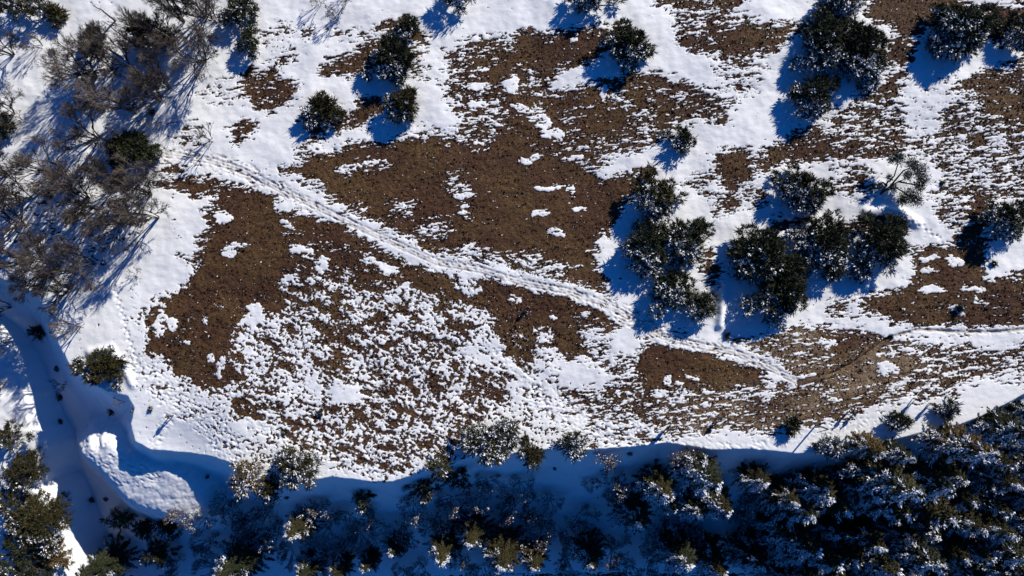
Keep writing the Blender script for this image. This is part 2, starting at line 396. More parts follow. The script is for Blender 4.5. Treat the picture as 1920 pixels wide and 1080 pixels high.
# trampled paths of packed snow
MAIN_PATH = [(300,288),(390,300),(450,318),(500,342),(560,372),(620,400),(700,438),(760,465),(820,492),(900,506),(980,530),(1060,545),(1130,568),(1180,595),(1240,630),(1310,648),(1380,662),(1440,688),(1500,718)]
MAIN_W = [16,15,18,17,12,9,8,7,7,7,8,11,15,21,16,13,12,10,4]
EAST_PATH = [(1668,632),(1720,618),(1800,622),(1870,622),(1960,612)]
EAST_W = [3,5,8,6,7]
dm = np.minimum(polyline_dist(U, V, MAIN_PATH, MAIN_W), polyline_dist(U, V, EAST_PATH, EAST_W))
ragged = 5*fbm(X*0.55, Y*0.55, 41, 3)
w = smooth(5, -3, dm + ragged)
C = C*(1-w) + 0.90*w
worn = polyline_dist(U, V, [(1670,632),(1640,655),(1600,682),(1560,702),(1500,718)], [3,4,5,3,4])
C = np.where(worn < 3, C*smooth(-1, 4, worn), C)

nx, ny = X*0.28, Y*0.62
ang = np.where((U < 1000) & (V > 480), -0.35, 0.12)
xr = X*np.cos(ang) + Y*np.sin(ang); yr = -X*np.sin(ang) + Y*np.cos(ang)
streak = 0.66*fbm(xr*0.36, yr*1.7, 51, 4, 0.68) + 0.62*fbm(xr*1.3, yr*4.4, 61, 3, 0.75)
clump = 0.58*fbm(xr*0.38, yr*0.9, 53, 4, 0.62) + 1.2*(0.25 - np.maximum(0, fbm(xr*1.7, yr*2.3, 63, 3, 0.7) + 0.12))
wc = smooth(1120, 980, U)*smooth(470, 560, V)
n = streak*(1-wc) + clump*wc
snow = C - 0.5 + (0.62 + 0.43*smooth(0.97, 0.86, C)*smooth(0.03, 0.14, C))*n
speck = fbm(X*2.6, Y*3.4, 71, 2)
snow = np.where(C < 0.3, snow + 0.62*smooth(0.55, 1.0, speck), snow)
slope_shade = (d_pl > 0.3) & (C > 0.6)
snow = np.where(slope_shade, np.maximum(snow, 0.62), snow)

def tan_area(pts, soft):
    return smooth(soft, -soft, sdf_poly(U, V, pts))
tan = np.maximum(0.95*tan_area([(1250,755),(1330,740),(1480,725),(1560,690),(1640,640),(1700,640),(1760,690),(1700,740),(1600,770),(1500,800),(1400,815),(1300,825),(1240,800)], 40),
                 0.9*tan_area([(1385,645),(1440,622),(1500,608),(1540,615),(1570,690),(1500,716),(1440,672)], 14))
tan = np.maximum(tan, 0.75*tan_area([(1090,530),(1060,522),(960,505),(1150,560),(1130,556)], 10))
tan = np.maximum(tan, 0.8*smooth(4, -2, worn))
tan = np.clip(tan*(0.65 + 0.7*fbm(X*0.3, Y*0.3, 81, 3)), 0, 1)

# ---- relief: thick snow, tussocks, footprints
is_snow = smooth(-0.05, 0.10, snow)
Z = Z + 0.10*is_snow*near
Z = Z + (1-is_snow)*near*0.10*fbm(X*1.6, Y*1.6, 91, 3, 0.8)
trod = np.maximum(smooth(4, -6, dm), 0)
def trod_line(pts, w, amt=1.0):
    global trod
    trod = np.maximum(trod, amt*smooth(w+6, w-4, polyline_dist(U, V, pts)))
trod_line([(1010,745),(1100,790),(1200,820)], 26, .9)
trod_line([(930,660),(985,710),(1060,770)], 9, .7)
trod_line([(260,690),(320,745),(400,800),(430,850)], 26, .8)
trod_line([(322,778),(290,830),(262,900)], 12, .8)
trod_line([(210,860),(250,880),(290,895)], 10, .9)
trod_line([(178,850),(205,880),(230,900)], 12, .8)
trod_line([(480,790),(560,815),(700,870)], 20, .7)
trod_line([(1260,835),(1400,838),(1530,815),(1650,790)], 9, .7)
trod_line([(690,770),(760,772),(820,760)], 6, .6)
th = math.radians(-30)
xa = X*math.cos(th) + Y*math.sin(th); ya = -X*math.sin(th) + Y*math.cos(th)
dents = vnoise(xa*0.9, ya*4.2, 101) + 0.8*vnoise(xa*2.0+5, ya*5.2, 105) + 0.5*fbm(X*0.5, Y*0.5, 107, 2)
Z = Z - near*trod*(0.15*smooth(0.2, 0.8, dents)) + near*trod*0.05*fbm(X*2.2, Y*2.2, 111, 2)
Z = Z + near*0.022*is_snow*fbm(X*0.9, Y*1.5, 121, 3)
d0 = polyline_dist(U, V, MAIN_PATH); d1 = polyline_dist(U, V, EAST_PATH)
rut = np.exp(-((d0-5.0)/1.5)**2) + 0.8*np.exp(-(d0/1.3)**2) + np.exp(-(d1/2.0)**2)
rut = rut + 1.2*np.exp(-((d1-1)/2.2)**2)
rut = rut*np.clip(0.75 + 0.9*fbm(X*0.8, Y*0.8, 141, 3), 0, 1)
Z = Z - near*0.13*rut - near*0.55*np.exp(-(np.maximum(polyline_dist(U, V, [(1668,634),(1640,655),(1600,682),(1560,702)]), 0)/4.0)**2)
prints = []
for line in ([(214,538),(228,580),(240,630),(262,690)], [(1692,402),(1730,425),(1760,448),(1775,460)], [(120,760),(150,800),(200,840)], [(1180,575),(1230,610),(1300,640)]):
    for (ax, ay), (bx, by) in zip(line[:-1], line[1:]):
        L = math.hypot(bx-ax, by-ay); k = int(L/7)
        for i in range(k):
            t = i/k; s = 2.2*(1 if i % 2 else -1)
            prints.append((ax+(bx-ax)*t - (by-ay)/L*s, ay+(by-ay)*t + (bx-ax)/L*s))
for px, py in prints:
    wx, wy = (px-960)/14.0, (600-py)/14.0
    i0, i1 = np.searchsorted(xs, [wx-1.2, wx+1.2]); j0, j1 = np.searchsorted(ys, [wy-1.2, wy+1.2])
    uu, vv = U[j0:j1, i0:i1], V[j0:j1, i0:i1]
    Z[j0:j1, i0:i1] -= 0.17*np.exp(-((uu-px)**2+(vv-py)**2)/(2*1.7**2))

def make_mesh(name, verts, faces, mat, smooth_=False):
    """faces: list of (k, n) index arrays"""
    me = bpy.data.meshes.new(name)
    verts = np.asarray(verts, np.float32)
    me.vertices.add(len(verts)); me.vertices.foreach_set('co', verts.ravel())
    idx = np.concatenate([f.ravel() for f in faces]).astype(np.int32)
    tot = np.concatenate([np.full(len(f), f.shape[1], np.int32) for f in faces])
    start = np.concatenate([[0], np.cumsum(tot)[:-1]]).astype(np.int32)
    me.loops.add(len(idx)); me.loops.foreach_set('vertex_index', idx)
    me.polygons.add(len(tot)); me.polygons.foreach_set('loop_start', start)
    try: me.polygons.foreach_set('loop_total', tot)
    except Exception: pass
    me.polygons.foreach_set('use_smooth', np.full(len(tot), smooth_))
    if mat: me.materials.append(mat)
    me.update(calc_edges=True)
    return me

NXg, NYg = len(xs), len(ys)
gi = np.arange(NXg*NYg).reshape(NYg, NXg)
quads = np.stack([gi[:-1, :-1], gi[:-1, 1:], gi[1:, 1:], gi[1:, :-1]], -1).reshape(-1, 4)
gme = make_mesh('ground', np.stack([X, Y, Z], -1).reshape(-1, 3), [quads], ground_mat(), True)
for nm, arr in (('snow', snow), ('tan', tan), ('dirt', near*np.clip(smooth(3, -3, dm)*smooth(0.1, 1.0, dents) + 0.9*rut, 0, 1))):
    a = gme.attributes.new(nm, 'FLOAT', 'POINT'); a.data.foreach_set('value', arr.astype(np.float32).ravel())
ground = bpy.data.objects.new('ground', gme); COL.objects.link(ground)
ground['kind'] = 'structure'; ground['label'] = 'rolling heath with patchy snow, dropping to a shaded gully and wood'

def height(x, y):
    i = min(max(np.searchsorted(xs, x)-1, 0), NXg-2); j = min(max(np.searchsorted(ys, y)-1, 0), NYg-2)
    fx = (x-xs[i])/(xs[i+1]-xs[i]); fy = (y-ys[j])/(ys[j+1]-ys[j])
    return float((Z[j, i]*(1-fx)+Z[j, i+1]*fx)*(1-fy) + (Z[j+1, i]*(1-fx)+Z[j+1, i+1]*fx)*fy)

def spot(px, py):
    """ground point seen at a pixel of the photograph"""
    a, b, c = ray(px, py)
    t = (3-H)/c
    for _ in range(160):
        x, y, z = a*t, b*t, H+c*t
        if z <= height(x, y): break
        t += 0.12
    return Vector((x, y, height(x, y)))

def spot_top(px, py, h):
    """ground point of a thing whose centre, h above its ground, is seen at a pixel"""
    a, b, c = ray(px, py)
    t = (8-H)/c
    for _ in range(260):
        x, y, z = a*t, b*t, H+c*t
        if z <= height(x, y)+h: break
        t += 0.1
    return Vector((x, y, height(x, y)))

def empty(name, loc, label, cat, group=None, rotz=0, scale=1.0):
    o = bpy.data.objects.new(name, None); o.empty_display_size = 0.3
    o.location = loc; o.rotation_euler = (0, 0, rotz); o.scale = (scale,)*3
    o['label'] = label; o['category'] = cat
    if group: o['group'] = group
    COL.objects.link(o)
    return o
def child(name, me, parent):
    o = bpy.data.objects.new(name, me); o.parent = parent; COL.objects.link(o); return o

# ---- heather and grass tufts over the bare ground (uncountable ground cover)
def tufts():
    n0 = 420000
    tx = rng.uniform(-72, 72, n0); ty = rng.uniform(-20, 46, n0)
    i = np.clip(np.searchsorted(xs, tx)-1, 0, NXg-2); j = np.clip(np.searchsorted(ys, ty)-1, 0, NYg-2)
    s = snow[j, i]; dm_ = trod[j, i]
    keep = (s < 0.03) & (rng.random(n0) < np.where(s > -0.25, 0.70, 0.28)) & (dm_ < 0.4)
    tx, ty, s, i, j = tx[keep], ty[keep], s[keep], i[keep], j[keep]
    n = len(tx)
    r = rng.uniform(0.04, 0.10, n)*np.where(s > -0.25, 1.6, 1.0)
    h = r*rng.uniform(0.6, 1.3, n)
    a0 = rng.uniform(0, 6.28, n)
    vs = np.zeros((n, 6, 3))
    for k in range(5):
        a = a0 + k*1.2566 + rng.uniform(-.3, .3, n); rr = r*rng.uniform(.6, 1.4, n)
        vs[:, k, 0] = tx+np.cos(a)*rr; vs[:, k, 1] = ty+np.sin(a)*rr; vs[:, k, 2] = Z[j, i]-0.03
    vs[:, 5, 0] = tx+rng.normal(0, .3, n)*r; vs[:, 5, 1] = ty+rng.normal(0, .3, n)*r; vs[:, 5, 2] = Z[j, i]+h
    b = (np.arange(n)*6)[:, None]
    f = np.concatenate([b+np.array([[k, (k+1) % 5, 5]]) for k in range(5)])
    m, N, L, bs = new_mat('heather')
    at = N.new('ShaderNodeAttribute'); at.attribute_name = 'tone'
    cr = N.new('ShaderNodeValToRGB')
    e = cr.color_ramp.elements
    e[0].color = (0.022, 0.012, 0.009, 1); e[1].color = (0.30, 0.22, 0.135, 1)
    q = e.new(0.45); q.color = (0.084, 0.038, 0.019, 1)
    q = e.new(0.75); q.color = (0.124, 0.071, 0.030, 1)
    L.new(at.outputs['Fac'], cr.inputs[0]); L.new(cr.outputs[0], bs.inputs['Base Color'])
    bs.inputs['Roughness'].default_value = 0.9; bs.inputs['Specular IOR Level'].default_value = 0.1
    me = make_mesh('heather_tufts', vs.reshape(-1, 3), [f], m)
    tone = np.clip(0.56 + 0.13*rng.normal(size=n) - 0.42*(s > -0.3) + 0.5*tan[j, i] + 0.34*fbm(tx*0.12, ty*0.12, 131, 3), 0, 1)
    a = me.attributes.new('tone', 'FLOAT', 'POINT'); a.data.foreach_set('value', np.repeat(tone, 6).astype(np.float32))
    o = bpy.data.objects.new('heather_tufts', me); COL.objects.link(o)
    o['kind'] = 'stuff'; o['label'] = 'brown heather and grass tufts all over the bare ground'; o['category'] = 'heather'
tufts()

# ------------------------------------------------------------------ plants: mesh builders
def unit(v): return v/np.maximum(np.linalg.norm(v, axis=-1, keepdims=True), 1e-9)

class Acc:
    def __init__(self): self.v = []; self.f = []; self.n = 0
    def add(self, verts, faces):
        self.v.append(np.asarray(verts, float)); self.f.append(np.asarray(faces)+self.n); self.n += len(verts)
    def mesh(self, name, mat, smooth_=False):
        if not self.v: return None
        by = {}
        for f in self.f: by.setdefault(f.shape[1], []).append(f)
        return make_mesh(name, np.concatenate(self.v), [np.concatenate(x) for x in by.values()], mat, smooth_)
    def needles(self, P, D, L, W, g):
        """one narrow leaf-shaped face per point"""
        n = len(P); D = unit(D)
        side = unit(np.cross(D, g.normal(size=(n, 3))))
        L = np.broadcast_to(L, n)[:, None]; W = np.broadcast_to(W, n)[:, None]
        v = np.stack([P, P+D*L*0.45+side*W, P+D*L, P+D*L*0.45-side*W], 1)
        self.add(v.reshape(-1, 3), np.arange(n*4).reshape(n, 4))
    def flakes(self, P, R, g):
        """lumps of snow lying on foliage: low five-sided domes"""
        n = len(P); R = np.broadcast_to(R, n); v = np.zeros((n, 6, 3))
        a0 = g.uniform(0, 6.28, n)
        st = g.uniform(0.5, 1.0, n); an = g.uniform(0, 3.14, n)
        for k in range(5):
            a = a0+k*1.2566; r = R*g.uniform(.6, 1.3, n)
            x, y = np.cos(a)*r, np.sin(a)*r*st
            v[:, k] = P + np.stack([x*np.cos(an)-y*np.sin(an), x*np.sin(an)+y*np.cos(an), g.uniform(-.35, 0, n)*R], -1)
        v[:, 5] = P + np.stack([0*R, 0*R, R*0.45], -1)
        b = (np.arange(n)*6)[:, None]
        self.add(v.reshape(-1, 3), np.concatenate([b+np.array([[k, (k+1) % 5, 5]]) for k in range(5)]))
    def tube(self, pts, rad, sides=5):
        pts = np.asarray(pts, float); m = len(pts)
        t = unit(np.gradient(pts, axis=0))
        ref = np.where(np.abs(t[:, 2:3]) > .9, np.array([[1., 0, 0]]), np.array([[0, 0, 1.]]))
        u = unit(np.cross(t, ref)); w = np.cross(t, u)
        a = np.arange(sides)*2*np.pi/sides
        ring = pts[:, None] + (u[:, None]*np.cos(a)[None, :, None] + w[:, None]*np.sin(a)[None, :, None])*np.asarray(rad)[:, None, None]
        f = []
        for i in range(m-1):
            for k in range(sides):
                k2 = (k+1) % sides
                f.append([i*sides+k, i*sides+k2, (i+1)*sides+k2, (i+1)*sides+k])
        self.add(ring.reshape(-1, 3), np.array(f))
    def segs(self, A, B, ra, rb):
        """many thin three-sided twigs at once"""
        A = np.asarray(A); B = np.asarray(B); n = len(A)
        t = unit(B-A); ref = np.where(np.abs(t[:, 2:3]) > .9, np.array([[1., 0, 0]]), np.array([[0, 0, 1.]]))
        u = unit(np.cross(t, ref)); w = np.cross(t, u)
        v = np.zeros((n, 6, 3))
        for k in range(3):
            c, s_ = math.cos(k*2.0944), math.sin(k*2.0944)
            v[:, k] = A + (u*c+w*s_)*np.asarray(ra)[:, None]
            v[:, 3+k] = B + (u*c+w*s_)*np.asarray(rb)[:, None]
        b = (np.arange(n)*6)[:, None]
        self.add(v.reshape(-1, 3), np.concatenate([b+np.array([[k, (k+1) % 3, 3+(k+1) % 3, 3+k]]) for k in range(3)]))

LEE = np.array([-0.62, -0.78])      # side away from the sun: the snow has stayed there

def wobbly(p0, p1, n, amp, g):
    t = np.linspace(0, 1, n)[:, None]
    p = p0*(1-t) + p1*t
    p[1:-1] += g.normal(0, amp, (n-2, 3))
    return p

def build_pine(seed, rx, ry, hgt, snow_amt=1.0, open_=0.0, dense=1.0):
    """wind-shaped pine: twisted limbs carrying many needle pads; returns trunk, crown, snow meshes"""
    g = np.random.default_rng(seed)
    tr, cr, sn = Acc(), Acc(), Acc()
    R = (rx+ry)/2
    nl = max(5, int(5 + R*R*0.55*(1-open_*0.5)))
    # lobes: leafy boughs spread over a domed crown
    lobes = []
    for k in range(nl):
        a = k*2.39996 + g.uniform(-.4, .4); r = math.sqrt((k+0.4)/nl)*g.uniform(.85, 1.12)
        wv = 1 + .24*math.sin(2*a+seed) + .20*math.sin(3*a+2.3*seed)
        x, y = math.cos(a)*rx*0.80*r*wv, math.sin(a)*ry*0.80*r*wv
        z = hgt*(0.92 - 0.50*r**1.6)*g.uniform(.85, 1.08)
        lr = g.uniform(.22, .40)*R*(1.1-0.35*r) if R > 1.6 else g.uniform(.4, .55)*R
        lobes.append((x, y, z, lr))
    hgt_low = hgt
    if R > 0.7:
        for k in range(int(3+R*1.2)):
            a = k*2*np.pi/int(3+R*1.2) + g.uniform(-.35, .35); r = g.uniform(.5, 1.08)
            wv = 1 + .24*math.sin(2*a+seed) + .20*math.sin(3*a+2.3*seed)
            lobes.append((math.cos(a)*rx*.82*r*wv, math.sin(a)*ry*.82*r*wv, hgt*g.uniform(.14, .30), g.uniform(.17, .30)*R))
    stem_top = np.array([g.normal(0, .08)*R, g.normal(0, .08)*R, hgt*.55])
    tr.tube(wobbly(np.array([0, 0, -0.4]), stem_top, 5, .05*R, g), np.linspace(.055*R+.06, .035*R+.03, 5), 7)
    for (x, y, z, lr) in lobes:
        f = g.uniform(.25, .95); s0 = np.array([0, 0, 0])*(1-f) + stem_top*f
        tr.tube(wobbly(s0, np.array([x, y, z-lr*.3]), 5, .05*R, g), np.linspace(.028*R+.02, .012*R+.01, 5), 5)
    for (x, y, z, lr) in lobes:
        bough = (x/rx*LEE[0] + y/ry*LEE[1])*1.25 + g.normal(0, .22) + .30*snow_amt - .22
        nc = max(10, int(lr*lr*38*dense))
        th = g.uniform(0, 2*np.pi, nc); cz = g.uniform(-.35, 1, nc); sr = np.sqrt(1-cz**2)
        shell = g.uniform(.55, 1.08, nc)
        C_ = np.stack([x+np.cos(th)*sr*lr*1.1*shell, y+np.sin(th)*sr*lr*1.1*shell, z+cz*lr*.62*shell], -1)
        nd = 18
        P = np.repeat(C_, nd, 0)
        out = unit(P-np.array([x, y, z-lr*.4]))
        D = out*0.7 + g.normal(0, .55, P.shape) + np.array([0, 0, .15])
        P = P + g.normal(0, .10, P.shape)
        cr.needles(P, D, g.uniform(.24, .50, len(P)), g.uniform(.036, .068, len(P)), g)
        q = C_[g.random(nc) < .35]
        if len(q):
            o_ = unit(q-np.array([x*.6, y*.6, z-lr*.5])); o_[:, 2] *= .4
            q3 = np.repeat(q, 5, 0); o3 = np.repeat(o_, 5, 0)
            cr.needles(q3+o3*.12, o3+g.normal(0, .28, q3.shape), g.uniform(.4, 1.05, len(q3)), g.uniform(.035, .06, len(q3)), g)
        # snow held on the lee side of each pad
        lee = ((C_[:, :2]/np.array([rx, ry])) @ LEE)*1.0 + ((C_[:, :2]-np.array([x, y]))/lr) @ LEE*0.35
        keep = ((lee + g.normal(0, .12, nc) > -.12) | (snow_amt >= 1.2)) & (g.random(nc) < np.clip(.12+1.5*bough, 0.55 if snow_amt >= 1.2 else 0.02, .95)*min(1, .45+.6*snow_amt)*(snow_amt > .06)) & (cz > -.15)
        Cs = C_[keep]
        if len(Cs):
            ov = unit(Cs-np.array([x, y, z-lr*.4]))
            Ps = np.repeat(Cs+ov*.13, 6, 0) + g.normal(0, .13, (len(Cs)*6, 3)) + np.array([0, 0, .10])
            Ds = unit(Ps-np.array([x, y, z-lr*.2]))*.8 + g.normal(0, .4, Ps.shape); Ds[:, 2] *= .4
            sn.needles(Ps, Ds, g.uniform(.2, .42, len(Ps)), g.uniform(.045, .095, len(Ps)), g)
            kk = g.random(len(Cs)) < .6
            sn.flakes(Cs[kk]+np.array([0, 0, .08]), g.uniform(.08, .22, kk.sum()), g)
    return tr, cr, sn

def build_spruce(seed, R, hgt, snow_amt=1.0):
    g = np.random.default_rng(seed)
    tr, cr, sn = Acc(), Acc(), Acc()
    tr.tube([[0, 0, -.5], [0, 0, hgt*.5], [0, 0, hgt*.97]], [.03*hgt, .018*hgt, .006*hgt], 6)
    nw = int(hgt*2.5)
    for k in range(nw):
        t = (k+.5)/nw; z = hgt*(.10+.88*t)
        L = R*(1-t)**.75*g.uniform(.85, 1.1)+.12
        nb = int(5+5*(1-t)); a0 = g.uniform(0, 6.28)
        for b in range(nb):
            a = a0 + b*2*np.pi/nb + g.uniform(-.25, .25); l = L*g.uniform(.7, 1.15)
            d = np.array([math.cos(a), math.sin(a), 0])
            droop = g.uniform(.15, .42)*(1-.6*t)
            end = np.array([d[0]*l, d[1]*l, z-droop*l])
            tr.tube([[0, 0, z], end*.5+np.array([0, 0, z])*.5+[0, 0, .05*l], end], [.02+.01*l, .015+.005*l, .006], 3)
            n = int(28+52*l)
            s = g.uniform(.12, 1.0, n)[:, None]
            P = np.array([0, 0, z])*(1-s) + end*s + np.array([0, 0, .2*l])*s*(1-s)
            perp = np.array([-d[1], d[0], 0])
            sd = g.choice([-1, 1], n)[:, None]
            D = d*g.uniform(.4, 1, (n, 1)) + perp*sd*g.uniform(.2, 1.0, (n, 1)) + np.array([0, 0, -.25]) + g.normal(0, .2, (n, 3))
            ln = (.16+.30*l*(1.05-s[:, 0]))*g.uniform(.7, 1.2, n)
            cr.needles(P, D, np.minimum(ln*.8, .6), g.uniform(.024, .048, n), g)
            lee = d[:2] @ LEE
            pr = snow_amt*(0.36 + 0.46*lee)
            if g.random() < pr:
                m = int(14+32*l); s = g.uniform(.2, 1.05, m)[:, None]
                P = np.array([0, 0, z+.07])*(1-s) + (end+np.array([0, 0, .07]))*s + np.array([0, 0, .2*l])*s*(1-s)
                D = d*g.uniform(.5, 1, (m, 1)) + perp*g.uniform(-.9, .9, (m, 1)) + g.normal(0, .25, (m, 3))
                P = P + g.normal(0, .07, P.shape)
                sn.needles(P, D, g.uniform(.10, .30, m), g.uniform(.022, .045, m), g)
                q = P[g.random(m) < .08]
                sn.flakes(q, g.uniform(.05, .10, len(q)), g)
    return tr, cr, sn

def build_bare(seed, R, hgt, stems=4, levels=5, frost=0.0, twig=1.0):
    """leafless multi-stemmed tree: stems in one mesh, branches and twigs in another"""
    g = np.random.default_rng(seed)
    tr, cr, sn = Acc(), Acc(), Acc()
    segs = []; limbs = []
    def grow(p, d, length, r, lev):
        n = 3 if lev < 3 else 2
        pts = [p]
        for i in range(n):
            d = unit(d + g.normal(0, .16 if lev else .10, 3) + np.array([0, 0, .05]))
            pts.append(pts[-1]+d*length/n)
        rr = np.linspace(r, r*.62, len(pts))
        if lev == 0: tr.tube(pts, rr, 6)
        else:
            for i in range(n): (limbs if lev <= 2 else segs).append((pts[i], pts[i+1], rr[i]*(1.35 if lev <= 2 else 1), rr[i+1]*(1.35 if lev <= 2 else 1)))
        if lev >= levels: return
        nb = 2 + (g.random() < .55*twig) + (lev >= 2) + (1 if lev == levels-1 else 0)
        for b in range(nb):
            ax = unit(g.normal(size=3)); sp = g.uniform(.3, .75)
            nd = unit(d + np.cross(d, ax)*sp + np.array([d[0], d[1], 0])*.18)
            f = g.uniform(.45, 1.0) if b else 1.0
            q = pts[-1] if f > .9 else pts[1]*(1-f)+pts[-1]*f
            grow(q, nd, length*g.uniform(.62, .85), max(r*.60, .016), lev+1)
    for s in range(stems):
        a = s*2*np.pi/stems + g.uniform(-.5, .5)
        tilt = g.uniform(.25, .75)*(R/hgt)*1.6
        d = unit(np.array([math.cos(a)*tilt, math.sin(a)*tilt, 1]))
        grow(np.array([math.cos(a)*.12, math.sin(a)*.12, -.25]), d, hgt*.30, hgt*.0125+.02, 0)
    A = np.array([q[0] for q in segs]); B = np.array([q[1] for q in segs]); ra = np.array([q[2] for q in segs]); rb = np.array([q[3] for q in segs])
    # fit to the wanted spread
    ext = max(np.percentile(np.hypot(B[:, 0], B[:, 1]), 96), .1); sx = R/ext; sz = hgt/max(B[:, 2].max(), .1)
    S_ = np.array([sx, sx, sz]); A = A*S_; B = B*S_
    tr.v = [v*S_ for v in tr.v]
    cr.segs(A, B, ra, rb)
    tr.segs(np.array([q[0] for q in limbs])*S_, np.array([q[1] for q in limbs])*S_, np.array([q[2] for q in limbs]), np.array([q[3] for q in limbs]))
    if frost:
        k = (g.random(len(A)) < frost)
        Ps = (A[k]+B[k])/2 + np.array([0, 0, .03])
        sn.needles(Ps-(B[k]-A[k])*.5, B[k]-A[k]+g.normal(0, .05, A[k].shape), np.linalg.norm(B[k]-A[k], axis=1)*1.1, np.full(k.sum(), .035), g)
        q = Ps[g.random(len(Ps)) < .25]
        sn.flakes(q, g.uniform(.05, .13, len(q)), g)
    return tr, cr, sn

def parts_of(parts, mats, names):
    return [(nm, p.mesh(nm, mt)) for p, mt, nm in zip(parts, mats, names) if p.v]

def plant(name, loc, label, cat, group, meshes, rotz=0, scale=1.0):
    o = empty(name, loc, label, cat, group, rotz, scale)
    for nm, me in meshes: child(nm, me, o)
    return o
NM = ('trunk', 'crown', 'snow_clumps')

# ------------------------------------------------------------------ pines on the heath (crown centre px, half-widths px, height m)
PINES = [
 (766, 50, 22, 26, 3.0, .4, 'small dark pine with a snowy flank, topmost of the heath row of pines'),
 (735, 112, 44, 46, 4.2, .9, 'ragged pine with a snow-filled lower half, above the round dense pine'),
 (757, 196, 33, 36, 3.6, .35, 'round, dense dark pine casting a clean blue shadow beside a brown patch'),
 (604, 208, 34, 34, 3.0, .7, 'loose olive pine standing alone to the left of the round dense pine'),
 (1175, 82, 46, 44, 4.6, .55, 'solitary broad pine beside a white drift in the top middle of the heath'),
 (1610, 98, 60, 56, 4.0, 1.0, 'right half of the big double pine, dark sunlit rim and snowy middle'),
 (1545, 80, 54, 54, 3.9, 1.0, 'left half of the big double pine, thickly snowed on its lower side'),
 (1526, 180, 42, 44, 4.0, .9, 'frosty pine just below the big double pine'),
 (1806, 55, 64, 54, 4.8, .9, 'wide pine near the top right corner with two lobes of blue shadow'),
 (1915, 60, 28, 42, 4.0, .8, 'pine cut by the right edge of the view near the top'),
 (1279, 263, 25, 27, 2.6, .6, 'little pine alone on the snow in the middle right, above the pine clump'),
 (1230, 368, 48, 44, 4.4, .7, 'uppermost pine of the left-hand clump, in front of the brown slope'),
 (1212, 462, 46, 46, 4.6, .5, 'dark pine on the left side of the left-hand clump'),
 (1288, 448, 42, 46, 4.6, .45, 'dark pine on the right side of the left-hand clump'),
 (1262, 545, 46, 40, 4.2, .7, 'low pine at the bottom left of the left-hand clump, snow between its boughs'),
 (1316, 575, 30, 34, 3.4, .9, 'frosted pine at the bottom right of the left-hand clump beside the drift ridge'),
 (1506, 356, 48, 44, 4.0, .75, 'feathery pine standing alone above the right-hand clump'),
 (1432, 482, 66, 52, 4.8, .55, 'left pine of the right-hand clump, broad and nearly black'),
 (1540, 455, 58, 52, 4.8, .65, 'middle pine of the right-hand clump'),
 (1652, 458, 56, 54, 5.0, .7, 'right pine of the right-hand clump, under the curved bare bank'),
 (1468, 552, 52, 52, 4.6, .6, 'lowest pine of the right-hand clump, beside the frosty grass'),
 (1892, 412, 40, 46, 4.4, .7, 'pine at the right edge with a spiky blue shadow on the snow'),
 (1108, -8, 44, 26, 4.4, .9, 'pine at the top edge right of centre, only its lower boughs and shadow in view'),
 (852, -14, 34, 26, 4.6, .6, 'pine at the top edge left of centre, throwing a lobed blue shadow'),
 (1585, -2, 54, 24, 4.2, 1.0, 'snowy pine at the top edge above the big double pine'),
 (452, 18, 36, 30, 4.2, .3, 'dark green pine at the top left of the heath beside the bare wood'),
 (468, 76, 22, 32, 3.6, .3, 'narrow green pine below the dark one, at the edge of the bare wood'),
 (250, 278, 48, 34, 5.0, .05, 'dense snow-free green pine where the trampled path leaves the bare wood'),
 (280, 58, 40, 30, 6.0, .05, 'olive pine deep inside the bare wood'),
 (70, 12, 30, 26, 5.5, .2, 'brownish pine in the top left corner beyond the bare wood'),
 (110, 30, 16, 16, 2.4, .2, 'small brown pine beside the corner pine at the top left'),
 (4, 234, 16, 22, 4.0, .1, 'dark pine cut by the left edge of the view'),
 (10, 10, 26, 18, 6.0, .3, 'dark pine in the extreme top left corner'),
 (175, 62, 14, 14, 5.0, .1, 'small dark conifer at the far rim of the bare wood'),
 (192, 690, 44, 38, 3.0, .35, 'wide brown-green juniper on the rim of the blue shaded gully'),
 (74, 622, 14, 9, 1.0, .3, 'small dark juniper lying in the shaded gully'),
]
for k, (px, py, rx, ry, h, sa, lab) in enumerate(PINES):
    h *= .60; rx *= 1.06; ry *= 1.06
    p = spot_top(px, py, h*.55)
    dist = H - p.z - h*.5
    m = dist/FPX
    parts = build_pine(200+k, rx*m, ry*m, h, sa, dense=1.5 if 'dense' in lab else 1.0)
    mat = M_OLIVE if any(q in lab for q in ('olive', 'brown', 'juniper')) else M_PINE
    nm = 'juniper' if 'juniper' in lab else 'pine_tree'
    plant(nm, p, lab, 'juniper' if 'juniper' in lab else 'tree', None, parts_of(parts, (M_BARK, mat, M_SNOW), NM))

